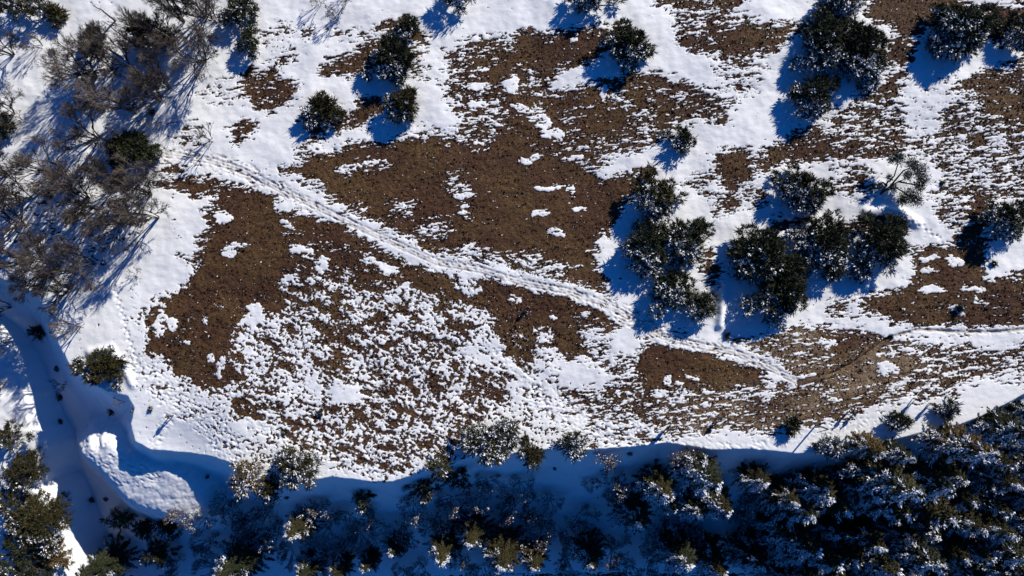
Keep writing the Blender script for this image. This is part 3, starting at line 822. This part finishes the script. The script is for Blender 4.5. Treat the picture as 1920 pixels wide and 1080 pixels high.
# ------------------------------------------------------------------ bare deciduous trees of the left wood (base px, scale)
bare_kinds = [parts_of(build_bare(301+k, r*1.04, h, st, 5, 0, 1.6), (M_BARK, M_TWIG), NM[:2])
              for k, (r, h, st) in enumerate([(4.2, 8.5, 5), (3.6, 7.5, 4), (4.6, 8.0, 6), (3.2, 8.8, 4), (3.8, 7.0, 5)])]
small_bare = [parts_of(build_bare(321+k, r, h, st, 4, 0), (M_TWIG, M_TWIG), NM[:2])
              for k, (r, h, st) in enumerate([(1.6, 3.2, 3), (2.0, 3.0, 4)])]
BARE = [
 (384, 114, 1.0, 'bare tree on the heath side of the wood, long thin shadow on open snow'),
 (405, 40, .9, 'bare tree at the top of the wood beside the dark green pine'),
 (388, 30, .9, 'bare tree at the top of the wood, half behind its right-hand neighbour'),
 (345, 42, .95, 'bare tree at the top edge of the wood above the olive pine'),
 (300, 88, 1.05, 'thick-stemmed bare tree just below the olive pine'),
 (330, 72, .85, 'bare tree right of the olive pine'),
 (320, 166, .95, 'bare tree with curved pale limbs on the lower rim of the wood, above the path'),
 (302, 188, .9, 'bare tree next to the rim, lower neighbour of the curved-limbed one'),
 (246, 206, 1.0, 'bare tree with several leaning stems left of the small dark bush'),
 (184, 258, 1.1, 'broad reddish-brown bare tree with a dense twig crown, left of the dense green pine'),
 (181, 146, 1.05, 'bare tree with sprawling branches in the middle of the upper wood'),
 (210, 128, .9, 'bare tree behind the sprawling one in the middle of the upper wood'),
 (196, 100, .85, 'bare tree in the upper wood below the small dark conifer'),
 (250, 128, .9, 'bare tree in the upper wood between the thick-stemmed and the sprawling tree'),
 (120, 326, 1.1, 'bare tree with a dark fan of many stems near the left edge of the wood'),
 (166, 372, 1.0, 'bare tree in the middle wood, below the dark fan'),
 (186, 398, .9, 'crooked dark-limbed bare tree in the middle wood'),
 (282, 364, .95, 'bare tree on the lower rim of the wood where brown heath begins'),
 (298, 408, .95, 'bare tree at the wood corner nearest to the brown heath'),
 (274, 330, .8, 'bare tree just below the dense green pine'),
 (44, 420, 1.1, 'bare tree near the left edge, halfway down'),
 (178, 494, 1.1, 'bare tree with a wide grey crown at the lower end of the wood'),
 (110, 500, 1.05, 'bare tree at the lower end of the wood, left of the wide grey one'),
 (60, 492, 1.1, 'bare tree at the lower left end of the wood, shading the gully head'),
 (132, 545, .9, 'lowest bare tree of the wood, at the head of the shaded gully'),
 (14, 330, 1.0, 'bare tree cut by the left edge of the view'),
 (60, 372, .95, 'bare tree in the left wood above the halfway tree'),
 (230, 420, .8, 'bare tree at the lower middle of the wood throwing fan-shaped shadows'),
 (222, 344, .85, 'bare tree in the wood left of the tree below the dense pine'),
 (26, 214, .8, 'bare tree by the left edge beside a dark pine'),
 (26, 104, .8, 'thin bare tree at the far left on open snow'),
 (20, 575, .9, 'bare tree on the west bank of the gully'),
 (-14, 640, .9, 'bare tree on the west bank, trunk outside the left edge'),
]
for k, (px, py, s, lab) in enumerate(BARE):
    ms = bare_kinds[k % 5]
    plant('bare_tree', spot(px, py), lab, 'tree', 'bare trees of the left wood', ms, random.uniform(0, 6.28), s*random.uniform(.92, 1.08))
for px, py, s, lab in [
 (79, 88, 1.0, 'slender bare sapling on the snow left of the wood'),
 (43, 227, .8, 'bare bush on the snow beside the left edge pine'),
 (398, 263, 1.2, 'low bare bush with a long shadow at the start of the trampled path'),
 (148, 612, 1.6, 'wide grey bare bush on the sunlit rim of the gully'),
 (122, 722, .8, 'small bare bush down in the shaded gully'),
 (632, 34, .9, 'bare bush at the top of the heath, left of centre'),
 (600, 10, .8, 'bare bush with snowy twigs at the top edge, left of centre'),
 (655, -6, .9, 'pale bare bush cut by the top edge left of centre'),
 (880, -2, 1.3, 'bare tree at the top edge whose fine shadow lies on the snow'),
 (262, 462, .7, 'dead bare bush with blue shadow below the wood'),
 (255, 515, .6, 'low dark bush on the snow above the footprints'),
 (232, 752, .6, 'dark twiggy bush at the foot of the juniper'),
 (8, 720, 1.2, 'bare bush on the sunlit west bank at the left edge')]:
    plant('bare_bush', spot(px, py), lab, 'bush', None, small_bare[int(px) % 2], random.uniform(0, 6.28), s)
# straight dead poles standing in the wood
for (bx, by, hh, lab) in [(258, 88, 8.4, 'tall straight dead trunk rising across the wood below the olive pine'),
                          (216, 40, 5.5, 'shorter straight dead trunk at the far rim of the wood'),
                          (24, 70, 4.0, 'thin dead trunk standing near the left edge at the top')]:
    g = np.random.default_rng(int(bx)); a = Acc(); b2 = Acc()
    a.tube(wobbly(np.array([0, 0, -.3]), np.array([.2, -.1, hh]), 7, .05, g), np.linspace(.14, .03, 7), 7)
    A = []; B = []
    for q in range(26):
        z = g.uniform(.25, .97)*hh; th = g.uniform(0, 6.28); l = g.uniform(.2, .8)
        A.append([.02, 0, z]); B.append([math.cos(th)*l, math.sin(th)*l, z+g.uniform(-.2, .3)])
    b2.segs(A, B, np.full(26, .025), np.full(26, .01))
    plant('dead_tree', spot(bx, by), lab, 'tree', None, parts_of((a, b2), (M_BARK, M_BARK), ('trunk', 'crown')))

# ------------------------------------------------------------------ trees along the rim and in the shaded wood
conifer_kinds = []
for k, (r, h, sa) in enumerate([(2.3, 7.2, 1.0), (1.9, 6.4, .8), (2.6, 8.0, 1.0), (2.0, 8.0, .9), (2.4, 6.0, 1.1), (1.7, 5.6, .7)]):
    conifer_kinds.append((r, h, build_spruce(401+k, r, h, sa)))
kind_mesh = {}
def conifer_mesh(k, tone):
    if (k, tone) not in kind_mesh:
        r, h, p = conifer_kinds[k]
        base = {'olive': M_OLIVE, 'dark': M_PINE, 'rust': M_RUST}[tone]
        if (k, 'snow') not in kind_mesh:
            kind_mesh[(k, 'trunk')] = p[0].mesh('trunk', M_BARK); kind_mesh[(k, 'snow')] = p[2].mesh('snow_clumps', M_SNOW)
        kind_mesh[(k, tone)] = [('trunk', kind_mesh[(k, 'trunk')]), ('crown', p[1].mesh('crown', base)), ('snow_clumps', kind_mesh[(k, 'snow')])]
    return kind_mesh[(k, tone)]
def conifer(px, py, rpx, lab, tone='olive', group=None, k=None):
    k = random.randrange(6) if k is None else k
    r, h, _ = conifer_kinds[k]
    p = spot_top(px, py, 4.0)
    for _ in range(2):
        s = 1.22*rpx*(H-p.z-4)/FPX/r
        p = spot_top(px, py, h*s*.5)
    plant('conifer_tree', p, lab, 'tree', group, conifer_mesh(k, tone), random.uniform(-.35, .35), s)

RIM = [
 (555, 876, 44, 40, 3.2, 1.3, 'frosted pine on the snowy rim, largest of the group at the lower left'),
 (462, 896, 34, 34, 3.0, 1.5, 'snow-crusted pine on the spur, left of the largest rim pine'),
 (506, 916, 16, 24, 2.6, .6, 'small upright pine just below the rim between two frosted pines'),
 (824, 874, 25, 22, 2.8, .5, 'dark round pine on the rim, upper one of a touching pair'),
 (856, 896, 26, 24, 2.8, .4, 'olive round pine on the rim, lower one of a touching pair'),
 (916, 832, 44, 42, 3.0, 1.2, 'frosted bush-like pine on the rim above the centre of the shaded snow'),
 (952, 808, 26, 28, 2.6, 1.2, 'smaller frosted pine touching the frosted bush-like one on the rim'),
 (993, 852, 21, 24, 2.6, 1.0, 'small brown pine with white tips standing in the first shade below the rim'),
 (1075, 834, 22, 22, 2.0, 1.4, 'snowy small pine on the rim right of centre'),
 (680, 935, 16, 18, 2.6, .9, 'tiny olive pine alone on the blue shaded snow'),
 (792, 918, 31, 24, 3.0, 1.1, 'two-toned pine in the shade, dark on the left and white on the right'),
 (1560, 838, 26, 16, 1.6, 1.2, 'low snowy juniper bush on the lit band at the right'),
 (1685, 790, 22, 14, 1.2, 1.1, 'low juniper bush in the snow near the two hikers'),
 (1780, 768, 22, 12, 1.2, 1.3, 'low snow-covered juniper bush at the forest corner'),
 (1487, 796, 12, 14, 1.2, 0.0, 'small snow-free dark green juniper between tan grass and snow near the signpost'),
 (224, 971, 32, 20, 3.2, .4, 'rust-brown pine in the gully, at the tail of the lit snow mound'),
 (274, 992, 21, 17, 3.0, .8, 'small brown pine with snow tips, left of a touching pair in the gully'),
 (312, 990, 20, 20, 3.0, 1.1, 'small brown snowy pine, right of a touching pair in the gully'),
 (296, 1040, 36, 24, 4.0, .8, 'olive-brown pine leaning left, lowest of the gully group'),
 (72, 978, 60, 48, 6.0, .3, 'broad olive-brown pine on the west bank'),
 (104, 1045, 36, 22, 4.0, .4, 'rust-brown pine on the west bank beside the white snow edge'),
 (44, 885, 46, 34, 6.0, .2, 'brown pine on the west bank at the left edge'),
 (20, 1040, 40, 40, 7.0, .9, 'dark pine in the bottom left corner'),
 (14, 820, 26, 30, 5.0, .9, 'dark snowy pine at the left edge above the brown one'),
 (20, 945, 26, 30, 6.0, .9, 'dark pine cut by the left edge, between the two brown pines'),
 (60, 1075, 40, 26, 6.0, .8, 'dark pine at the bottom edge, in the left corner'),
]
for k, (px, py, rx, ry, h, sa, lab) in enumerate(RIM):
    p = spot_top(px, py, h*.55); m = (H-p.z-h*.5)/FPX
    lab = lab.replace('bright-free ', '')
    parts = build_pine(500+k, rx*m, ry*m, h, sa)
    mat = M_RUST if 'rust' in lab else (M_OLIVE if any(q in lab for q in ('olive', 'brown', 'frosted', 'two-toned', 'touching')) else M_PINE)
    j = 'juniper' in lab
    plant('juniper' if j else 'pine_tree', p, lab, 'juniper' if j else 'tree', None, parts_of(parts, (M_BARK, mat, M_SNOW), NM))

ORD = ['first', 'second', 'third', 'fourth', 'fifth', 'sixth', 'seventh', 'eighth', 'ninth', 'tenth', 'eleventh', 'twelfth', 'thirteenth', 'fourteenth', 'fifteenth', 'sixteenth', 'seventeenth', 'eighteenth']
CON = [
 (558, 988, 26, 'olive', 'lone olive spruce tilted left on the shaded snow, left of centre'),
 (740, 1026, 26, 'olive', 'small green spruce with white tips below the two-toned pine'),
 (690, 1055, 22, 'dark', 'dark thin spruce near the bottom edge, left of the small green spruce'),
 (575, 1066, 26, 'dark', 'dark narrow spruce at the bottom edge, left of centre'),
 (636, 1068, 24, 'dark', 'snow-crusted small spruce at the bottom edge'),
 (440, 1058, 36, 'dark', 'dark spruce at the bottom edge between gully and wood'),
 (182, 1066, 32, 'dark', 'dark spruce at the bottom of the gully'),
 (884, 1000, 34, 'olive', 'broad olive spruce with snowy left side, below the rim pair'),
 (832, 1030, 30, 'olive', 'green spruce left of the broad olive one'),
 (942, 1038, 40, 'olive', 'large olive spruce at the bottom centre'),
 (1000, 1050, 26, 'olive', 'round mossy spruce beside a russet bare crown at the bottom centre'),
 (1237, 912, 34, 'olive', 'olive spruce with a snowy left flank, alone right of centre below the rim'),
 (1255, 945, 22, 'olive', 'smaller spruce directly below the lone olive one'),
 (1322, 888, 40, 'dark', 'two-armed snowy spruce nearest the rim on the right'),
 (1345, 940, 34, 'olive', 'olive spruce touching the two-armed snowy one'),
 (1300, 950, 34, 'dark', 'dark spruce below the two-armed snowy one'),
 (1190, 965, 38, 'olive', 'spiky long-branched spruce right of the bare fan-shaped shrub'),
 (1105, 1040, 30, 'dark', 'dark snow-tipped spruce at the bottom edge right of centre'),
 (1275, 1035, 44, 'dark', 'big snow-fingered spruce at the bottom edge right of centre'),
 (1335, 1050, 36, 'olive', 'spruce with white boughs right of the big snow-fingered one'),
 (1418, 895, 32, 'olive', 'olive spruce curved around a snow bank near the rim'),
 (1446, 928, 26, 'olive', 'small spruce below the curved olive one'),
 (1410, 1040, 36, 'dark', 'dark spruce at the bottom edge left of the dense wood'),
 (1632, 838, 26, 'rust', 'russet-brown tree at the front of the dense wood'),
 (1682, 850, 25, 'dark', 'dark conifer at the front of the dense wood, right of the russet tree'),
 (1805, 836, 40, 'rust', 'big brown snow-speckled conifer at the front of the dense wood, far right'),
 (1928, 772, 26, 'dark', 'dark conifer at the right edge above the wood corner'),
]
for px, py, r, tone, lab in CON: conifer(px, py, r, lab, tone, 'conifers in the shaded wood')
rows = [(914, 1478, 62), (945, 1500, 58), (992, 1490, 60), (1038, 1470, 58), (1086, 1450, 60)]
names_row = ['front row', 'second row', 'middle row', 'fourth row', 'bottom row']
for ri, (ry_, x0, dx) in enumerate(rows):
    x = x0; q = 0
    while x < 1975:
        px = x + random.uniform(-14, 14); py = ry_ + random.uniform(-14, 14) - max(0, (px-1600))*0.06
        tone = random.choice(['olive', 'dark', 'dark', 'olive'])
        look = {'olive': 'olive', 'dark': 'blackish-green'}[tone]
        conifer(px, py, random.uniform(32, 46), f'{look} snow-streaked spruce, {ORD[q]} from the left in the {names_row[ri]} of the dense wood', tone, 'conifers in the dense wood at lower right')
        q += 1; x += dx
for q, (px, py) in enumerate([(1856, 858), (1912, 832), (1894, 804), (1930, 866), (1745, 900)]):
    conifer(px, py, random.uniform(28, 36), ['dark spruce beside the big brown conifer, toward the corner', 'dark spruce at the right edge, level with the big brown conifer',
            'dark spruce between the big brown conifer and the wood corner', 'dark spruce cut by the right edge just above the front row', 'low olive spruce behind the big brown conifer'][q],
            'dark' if q < 4 else 'olive', 'conifers in the shaded wood')
# frosted leafless shrubs in the shade
frost_kinds = [parts_of(build_bare(341+k, r, h, st, 5, fr), (mt, mt, M_SNOW), NM)
               for k, (r, h, st, fr, mt) in enumerate([(2.8, 3.8, 6, .14, M_TWIG), (2.4, 3.4, 5, .24, M_TWIG), (3.0, 4.2, 7, .08, M_RED_TWIG)])]
FROST = [
 (1085, 968, 1.0, 0, 'fan-shaped bare shrub alone on the blue snow, bottom centre right'),
 (1000, 1008, 1.2, 2, 'russet bare crown between the olive spruces at the bottom centre'),
 (1130, 858, .8, 2, 'reddish bare shrub on the shaded snow below the rim, right of centre'),
 (1195, 925, .9, 0, 'bare brown shrub left of the lone olive spruce'),
 (1100, 905, .5, 1, 'little bare shrub in the shade below the reddish one'),
 (975, 905, .9, 1, 'white-tipped shrub below the small brown rim pine'),
 (960, 940, 1.0, 2, 'reddish shrub below the white-tipped one'),
 (905, 930, 1.0, 1, 'pale frosted thicket reaching up toward the rim, centre'),
 (880, 965, 1.1, 0, 'dark bare thicket under the pale frosted one'),
 (820, 975, 1.1, 0, 'dark bare thicket left of the broad olive spruce'),
 (650, 960, .9, 2, 'reddish frosted thicket below the tiny olive pine'),
 (615, 985, .9, 1, 'frosted thicket right of the lone olive spruce'),
 (700, 960, .8, 2, 'reddish thicket right of the tiny olive pine'),
 (650, 1015, 1.0, 0, 'dark thicket above the snow-crusted small spruce'),
 (500, 960, 1.0, 0, 'dark bare thicket below the spur'),
 (470, 1000, 1.0, 0, 'dark bare thicket above the bottom-edge spruce, left of centre'),
 (385, 970, .9, 1, 'white-frosted shrub right of the gully pines'),
 (345, 960, .7, 2, 'pinkish frosted shrub at the tail of the lit mound'),
 (395, 1015, 1.0, 0, 'dark thicket beside the leaning olive-brown pine'),
 (330, 1062, .8, 0, 'dark shrub at the bottom edge below the leaning pine'),
 (790, 1055, .9, 1, 'frosted shrub at the bottom edge left of the green spruce'),
 (1150, 1035, 1.1, 0, 'dark bare thicket at the bottom right of centre'),
 (1180, 1065, 1.0, 1, 'frosted bare thicket at the bottom edge right of centre'),
 (1400, 985, 1.1, 1, 'frosted bare thicket left of the dense wood'),
 (1440, 970, 1.0, 0, 'grey bare thicket against the dense wood'),
 (1385, 1010, .9, 1, 'pale bare thicket above the bottom-edge dark spruce'),
 (930, 985, .9, 2, 'brown bare shrub between the pale thicket and the large olive spruce'),
]
for px, py, s, k, lab in FROST:
    plant('bare_shrub', spot(px, py), lab, 'shrub', 'leafless shrubs in the shade', frost_kinds[k], random.uniform(0, 6.28), s)
row_no = {}
for px, py in [(425,935),(455,965),(520,995),(545,1030),(600,950),(590,1025),(675,1000),(720,985),(760,985),(775,945),(850,935),(870,1050),(905,1060),(915,900),(945,960),(985,945),(1010,975),(1030,935),(1050,1000),(1060,1050),(1125,1000),(1150,900),(1165,940),(1220,1000),(1235,1050),(1280,985),(1370,960),(1380,1040),(1445,1015),(1290,860),(1395,925),(620,1045),(760,1070),(400,1060)]:
    rowname = 'upper' if py < 950 else ('middle' if py < 1010 else 'lowest')
    row_no.setdefault(rowname, []).append((px, py))
for rowname, lst in row_no.items():
    for q, (px, py) in enumerate(sorted(lst)):
        k = random.choice([0, 0, 1, 2])
        plant('bare_shrub', spot(px, py), f"{['dark leafless', 'frosted leafless', 'reddish leafless'][k]} thicket on blue shaded snow, {ORD[q]} from the left in the {rowname} scattered row", 'shrub',
              'leafless shrubs in the shade', frost_kinds[k], random.uniform(0, 6.28), random.uniform(.8, 1.25))
# small dark clumps poking through the snow
tuft_mesh = [parts_of(build_pine(601+k, .45, .4, .5, .2), (M_BARK, M_PINE, M_SNOW), NM) for k in range(2)]
TUFT = [(211, 772, 1.1, 'small dark clump on the shaded gully snow below the juniper'), (115, 745, 1.0, 'tiny dark clump in the upper gully'), (108, 691, .9, 'tiny dark clump in the gully above the bare bush'),
        (115, 790, .9, 'tiny dark clump in the middle of the gully snow'), (174, 937, 1.1, 'dark clump in the lower gully left of the lit mound'), (200, 935, .8, 'brownish clump touching the lit mound'),
        (208, 1003, .8, 'left one of two tiny dark clumps at the bottom of the gully'), (230, 1008, .8, 'right one of two tiny dark clumps at the bottom of the gully'),
        (286, 212, 1.2, 'small dark round bush on snow by the lower rim of the wood'), (100, 97, 1.0, 'dark clump on the open snow left of the wood'), (284, 766, .8, 'snow-capped clump on the lit spur'),
        (250, 770, .7, 'pale clump at the shadow edge of the spur'), (1797, 578, 1.3, 'dark clump over a snow hollow in the right-hand brown field'), (1766, 344, .8, 'dark clump alone on snow right of the bent pine'),
        (1363, 630, 1.0, 'brown clump beside the path below the drift ridge'), (1862, 494, 1.0, 'grey clump on snow at the right, below the edge pine'), (535, 810, .9, 'dark clump on the lower left snow slope'),
        (600, 775, .9, 'dark heather clump in the lower left patchwork'), (1230, 862, .7, 'snowy clump in the shade just below the rim'), (1180, 850, .9, 'snow-covered clump at the shadow edge of the rim'),
        (390, 893, .6, 'tiny dark clump on the shaded snow left of the spur pines'), (538, 932, .7, 'dark clump on shaded snow below the upright pine'), (1040, 878, .6, 'tiny dark tuft on the blue snow, centre')]
for px, py, s, lab in TUFT:
    plant('heather_clump', spot(px, py), lab, 'shrub', None, tuft_mesh[int(px) % 2], random.uniform(0, 6.28), s*.52)

# bent open pine: bare twisted limbs with needle pads only on the outer right side
def bent_pine():
    g = np.random.default_rng(77); tr, cr, sn = Acc(), Acc(), Acc()
    m = H/FPX
    def at(px, py, z): return np.array([(px-1650)*m, (365-py)*m, z])
    limbs = [[(1650, 365, -.3), (1662, 352, .8), (1672, 345, 1.6), (1690, 338, 2.2)], [(1650, 365, 0), (1656, 345, 1.0), (1664, 335, 1.6), (1668, 315, 2.0), (1664, 304, 2.2)],
             [(1655, 358, .6), (1672, 355, 1.0), (1690, 368, 1.3), (1705, 376, 1.5)], [(1656, 350, .8), (1646, 345, 1.2), (1636, 352, 1.1)], [(1662, 352, .8), (1680, 325, 1.8), (1692, 320, 2.3)],
             [(1672, 345, 1.6), (1700, 352, 1.9), (1715, 350, 2.0)]]
    for l in limbs:
        p = np.array([at(*q) for q in l]); tr.tube(p, np.linspace(.13, .05, len(p)), 6)
    pads = [(1668, 303, 2.3, .8), (1655, 306, 2.2, .5), (1692, 314, 2.4, .8), (1704, 326, 2.4, .9), (1712, 342, 2.2, .8), (1706, 355, 2.0, .7), (1690, 372, 1.7, .9), (1704, 378, 1.6, .8), (1680, 380, 1.4, .7),
            (1655, 338, 1.6, .4), (1640, 352, 1.2, .35), (1664, 356, 1.3, .5), (1684, 335, 2.3, .6)]
    for (px, py, z, r) in pads:
        c = at(px, py, z); n = int(900*r*r)+60
        P = c + g.normal(0, .45, (n, 3))*np.array([r, r, .4*r])
        cr.needles(P, (P-c)+g.normal(0, .4, (n, 3)), g.uniform(.2, .4, n), g.uniform(.03, .055, n), g)
        q = P[g.random(n) < .05] + np.array([-.05, -.08, .08]); sn.needles(q, g.normal(0, .5, q.shape), .3, .06, g)
    return tr, cr, sn
plant('pine_tree', spot(1650, 365), 'bent open pine with bare twisted limbs and needles only on its right side', 'tree', None, parts_of(bent_pine(), (M_BARK, M_PINE, M_SNOW), NM))
# thin pale trunk leaning in the dense wood
a = Acc(); g = np.random.default_rng(5)
p0 = spot(1757, 952); p1 = spot_top(1788, 926, 5.5)
a.tube(wobbly(np.array([0, 0, -.2]), np.array([p1.x-p0.x, p1.y-p0.y, p1.z+5.5-p0.z]), 6, .06, g), np.linspace(.17, .07, 6), 8)
a2 = [[.5, .4, 2.2], [.7, .6, 3.4], [.3, .2, 1.4]]; a.segs(a2, [[.9, .2, 2.9], [.3, 1.1, 4.0], [-.2, .6, 1.9]], [.04]*3, [.015]*3)
plant('dead_tree', p0, 'pale leaning dead trunk in a gap of the dense wood', 'tree', None, parts_of((a,), (M_WOOD,), ('trunk',)))

# ------------------------------------------------------------------ wooden signpost at the forest edge
def box(acc, c, ax, ay, az):
    c, ax, ay, az = (np.array(v, float) for v in (c, ax, ay, az))
    v = [c+sx*ax+sy*ay+sz*az for sz in (-1, 1) for sy in (-1, 1) for sx in (-1, 1)]
    acc.add(v, np.array([[0, 2, 3, 1], [4, 5, 7, 6], [0, 1, 5, 4], [2, 6, 7, 3], [0, 4, 6, 2], [1, 3, 7, 5]]))
post, arm, cap_ = Acc(), Acc(), Acc()
post.tube([[0, 0, -.4], [0, 0, 1.2], [.01, 0, 2.4], [.02, .01, 3.6]], [.11, .105, .10, .09], 8)
dv = unit(np.array([36., 10., 0])); pv = np.array([-dv[1], dv[0], 0])
box(arm, [.0, -.12, 3.1], dv*1.3, pv*.035, [0, 0, .09]); box(arm, np.array([0, -.12, 3.1])+dv*1.36, dv*.06, pv*.034, [0, 0, .05])
cap_.tube([[.02, .01, 3.6], [.02, .01, 3.68]], [.11, .03], 8)
plant('signpost', spot(1530, 797), 'tall weathered wooden post with one long crossbar at the forest edge', 'signpost', None,
      parts_of((post, arm, cap_), (M_WOOD, M_WOOD, M_SNOW), ('post', 'crossbar', 'snow_cap')))

# ------------------------------------------------------------------ hikers
def plain(name, c, rough=0.8): return noisy_mat(name, tuple(x*.8 for x in c), tuple(min(1, x*1.15) for x in c), 14, rough)
M_SKIN = plain('skin', (.42, .25, .18), .6); M_BLACK = plain('black_cloth', (.012, .012, .014)); M_NAVY = plain('navy_cloth', (.02, .025, .045))
M_RED = plain('red_cloth', (.30, .025, .025)); M_GREY = plain('grey_cloth', (.10, .10, .11)); M_HAIR = plain('dark_hair', (.02, .014, .01))

def skinned(name, pts, edges, rad, mat, root=0):
    me = bpy.data.meshes.new(name); me.from_pydata([tuple(p) for p in pts], edges, [])
    o = bpy.data.objects.new(name, me); COL.objects.link(o)
    md = o.modifiers.new('skin', 'SKIN'); md.use_smooth_shade = True
    for i, v in enumerate(me.skin_vertices[0].data): v.radius = rad[i] if isinstance(rad[i], tuple) else (rad[i], rad[i]); v.use_root = (i == root)
    sd = o.modifiers.new('sub', 'SUBSURF'); sd.levels = 1; sd.render_levels = 1
    bpy.context.view_layer.update()
    dg = bpy.context.evaluated_depsgraph_get()
    res = bpy.data.meshes.new_from_object(o.evaluated_get(dg)); res.name = name
    bpy.data.objects.remove(o); bpy.data.meshes.remove(me)
    res.materials.clear(); res.materials.append(mat)
    return res

def person_meshes(seed, jacket, legs, stride, arm_fwd):
    """x forward, z up, 1.74 m tall"""
    P, E, Rr = [], [], []
    def v(p, r, prev=None):
        P.append(np.array(p, float)); Rr.append(r)
        if prev is not None: E.append((prev, len(P)-1))
        return len(P)-1
    pel = v((0, 0, .95), .13); spi = v((.0, 0, 1.15), .125, pel); che = v((.01, 0, 1.33), .145, spi); nk = v((.02, 0, 1.47), .058, che)
    hd = v((.035, 0, 1.57), (.085, .075), nk); ht = v((.03, 0, 1.67), (.085, .078), hd); v((.02, 0, 1.73), .045, ht)
    v((.135, 0, 1.595), .016, hd); v((.10, 0, 1.53), .035, hd)
    for sg in (1, -1): v((.02, .092*sg, 1.60), .014, hd)
    jp, tp = [(0, 0, .93), (0, 0, 1.15), (.01, 0, 1.33), (.02, 0, 1.45)], [(0, 0, .98), (0, 0, .92)]
    je, te = [(0, 1), (1, 2), (2, 3)], [(0, 1)]
    jr, tr_ = [.165, .155, .175, .09], [.15, .155]
    bo = []
    for sg in (1, -1):
        hip = v((0, .095*sg, .90), .095, pel); kn = v((.02+stride*sg*.5, .10*sg, .50), .065, hip); an = v((-.02+stride*sg, .10*sg, .09), .042, kn)
        v((.13+stride*sg, .11*sg, .04), .038, an)
        b0 = len(tp); tp += [P[hip], P[kn], (P[an][0], P[an][1], .14)]; te += [(1, b0), (b0, b0+1), (b0+1, b0+2)]; tr_ += [.115, .085, .07]
        bo.append(([(P[an][0], P[an][1], .16), (P[an][0], P[an][1], .06), (P[an][0]+.09, P[an][1], .05), (P[an][0]+.18, P[an][1]+.01*sg, .04)], [.06, .06, .052, .042]))
        sh = v((.01, .185*sg, 1.39), .062, che); a = arm_fwd*(1 if sg > 0 else .5)
        el = v((-.02+a*.3, .25*sg, 1.12), .045, sh); wr = v((.08+a, .24*sg, .90+a*.5), .03, el)
        pa = v((.11+a*1.15, .235*sg, .84+a*.55), (.04, .022), wr)
        b1 = len(jp); jp += [P[sh], P[el], P[wr]+(P[el]-P[wr])*.12]; je += [(2, b1), (b1, b1+1), (b1+1, b1+2)]; jr += [.085, .066, .05]
        for k, ln in enumerate((.070, .082, .076, .058)):
            f0 = v(P[pa]+np.array([.005+.022*(k-1.5), -.008*sg, -.035]), .0095, pa)
            f1 = v(P[f0]+np.array([.008, -.008*sg, -ln*.55]), .0088, f0); v(P[f1]+np.array([-.006, -.022*sg, -ln*.42]), .008, f1)
        t0 = v(P[pa]+np.array([.035, -.012*sg, .005]), .011, pa); v(P[t0]+np.array([.02, -.012*sg, -.035]), .009, t0)
    out = [('body', skinned('body', P, E, Rr, M_SKIN))]
    out.append(('jacket', skinned('jacket', jp, je, jr, jacket)))
    out.append(('trousers', skinned('trousers', tp, te, tr_, legs)))
    for pts, rr in bo: out.append(('boot', skinned('boot', pts, [(0, 1), (1, 2), (2, 3)], rr, M_BLACK)))
    out.append(('hair', skinned('hair', [(-.04, 0, 1.58), (-.02, 0, 1.67), (.02, 0, 1.74), (.08, 0, 1.72)], [(0, 1), (1, 2), (2, 3)], [.08, .095, .07, .04], M_HAIR)))
    out.append(('rucksack', skinned('rucksack', [(-.20, 0, 1.05), (-.22, 0, 1.22), (-.19, 0, 1.38)], [(0, 1), (1, 2)], [(.11, .15), (.12, .16), (.09, .13)], M_GREY if jacket is not M_RED else M_BLACK)))
    return out
PK = [person_meshes(1, M_BLACK, M_BLACK, .0, .02), person_meshes(2, M_NAVY, M_BLACK, .20, .18), person_meshes(3, M_RED, M_NAVY, .16, .12), person_meshes(4, M_BLACK, M_NAVY, -.22, .10)]
for px, py, k, rz, lab in [
 (323, 779, 3, 3.8, 'hiker in black walking down the snowy spur above the gully'),
 (991, 577, 0, 1.2, 'lone hiker in black standing on the brown heath below the trampled path'),
 (1251, 801, 1, 3.3, 'dark-clothed hiker on the rim, upper one of a close pair'),
 (1242, 809, 0, 3.3, 'black-clothed hiker on the rim at the shadow edge, lower one of a close pair'),
 (1347, 784, 3, 2.9, 'hiker in dark clothes alone on the tan grass near the rim'),
 (1607, 769, 2, 3.2, 'hiker in a red jacket on the lower edge of the tan field'),
 (1592, 770, 1, 3.2, 'dark-clothed hiker walking beside the one in the red jacket'),
 (1713, 748, 3, .3, 'dark-clothed hiker on bright snow by the low juniper, left one of two'),
 (1742, 757, 0, .2, 'black-clothed hiker on bright snow at the right, right one of two')]:
    plant('person', spot(px, py), lab, 'person', None, PK[k], rz, 1.0)
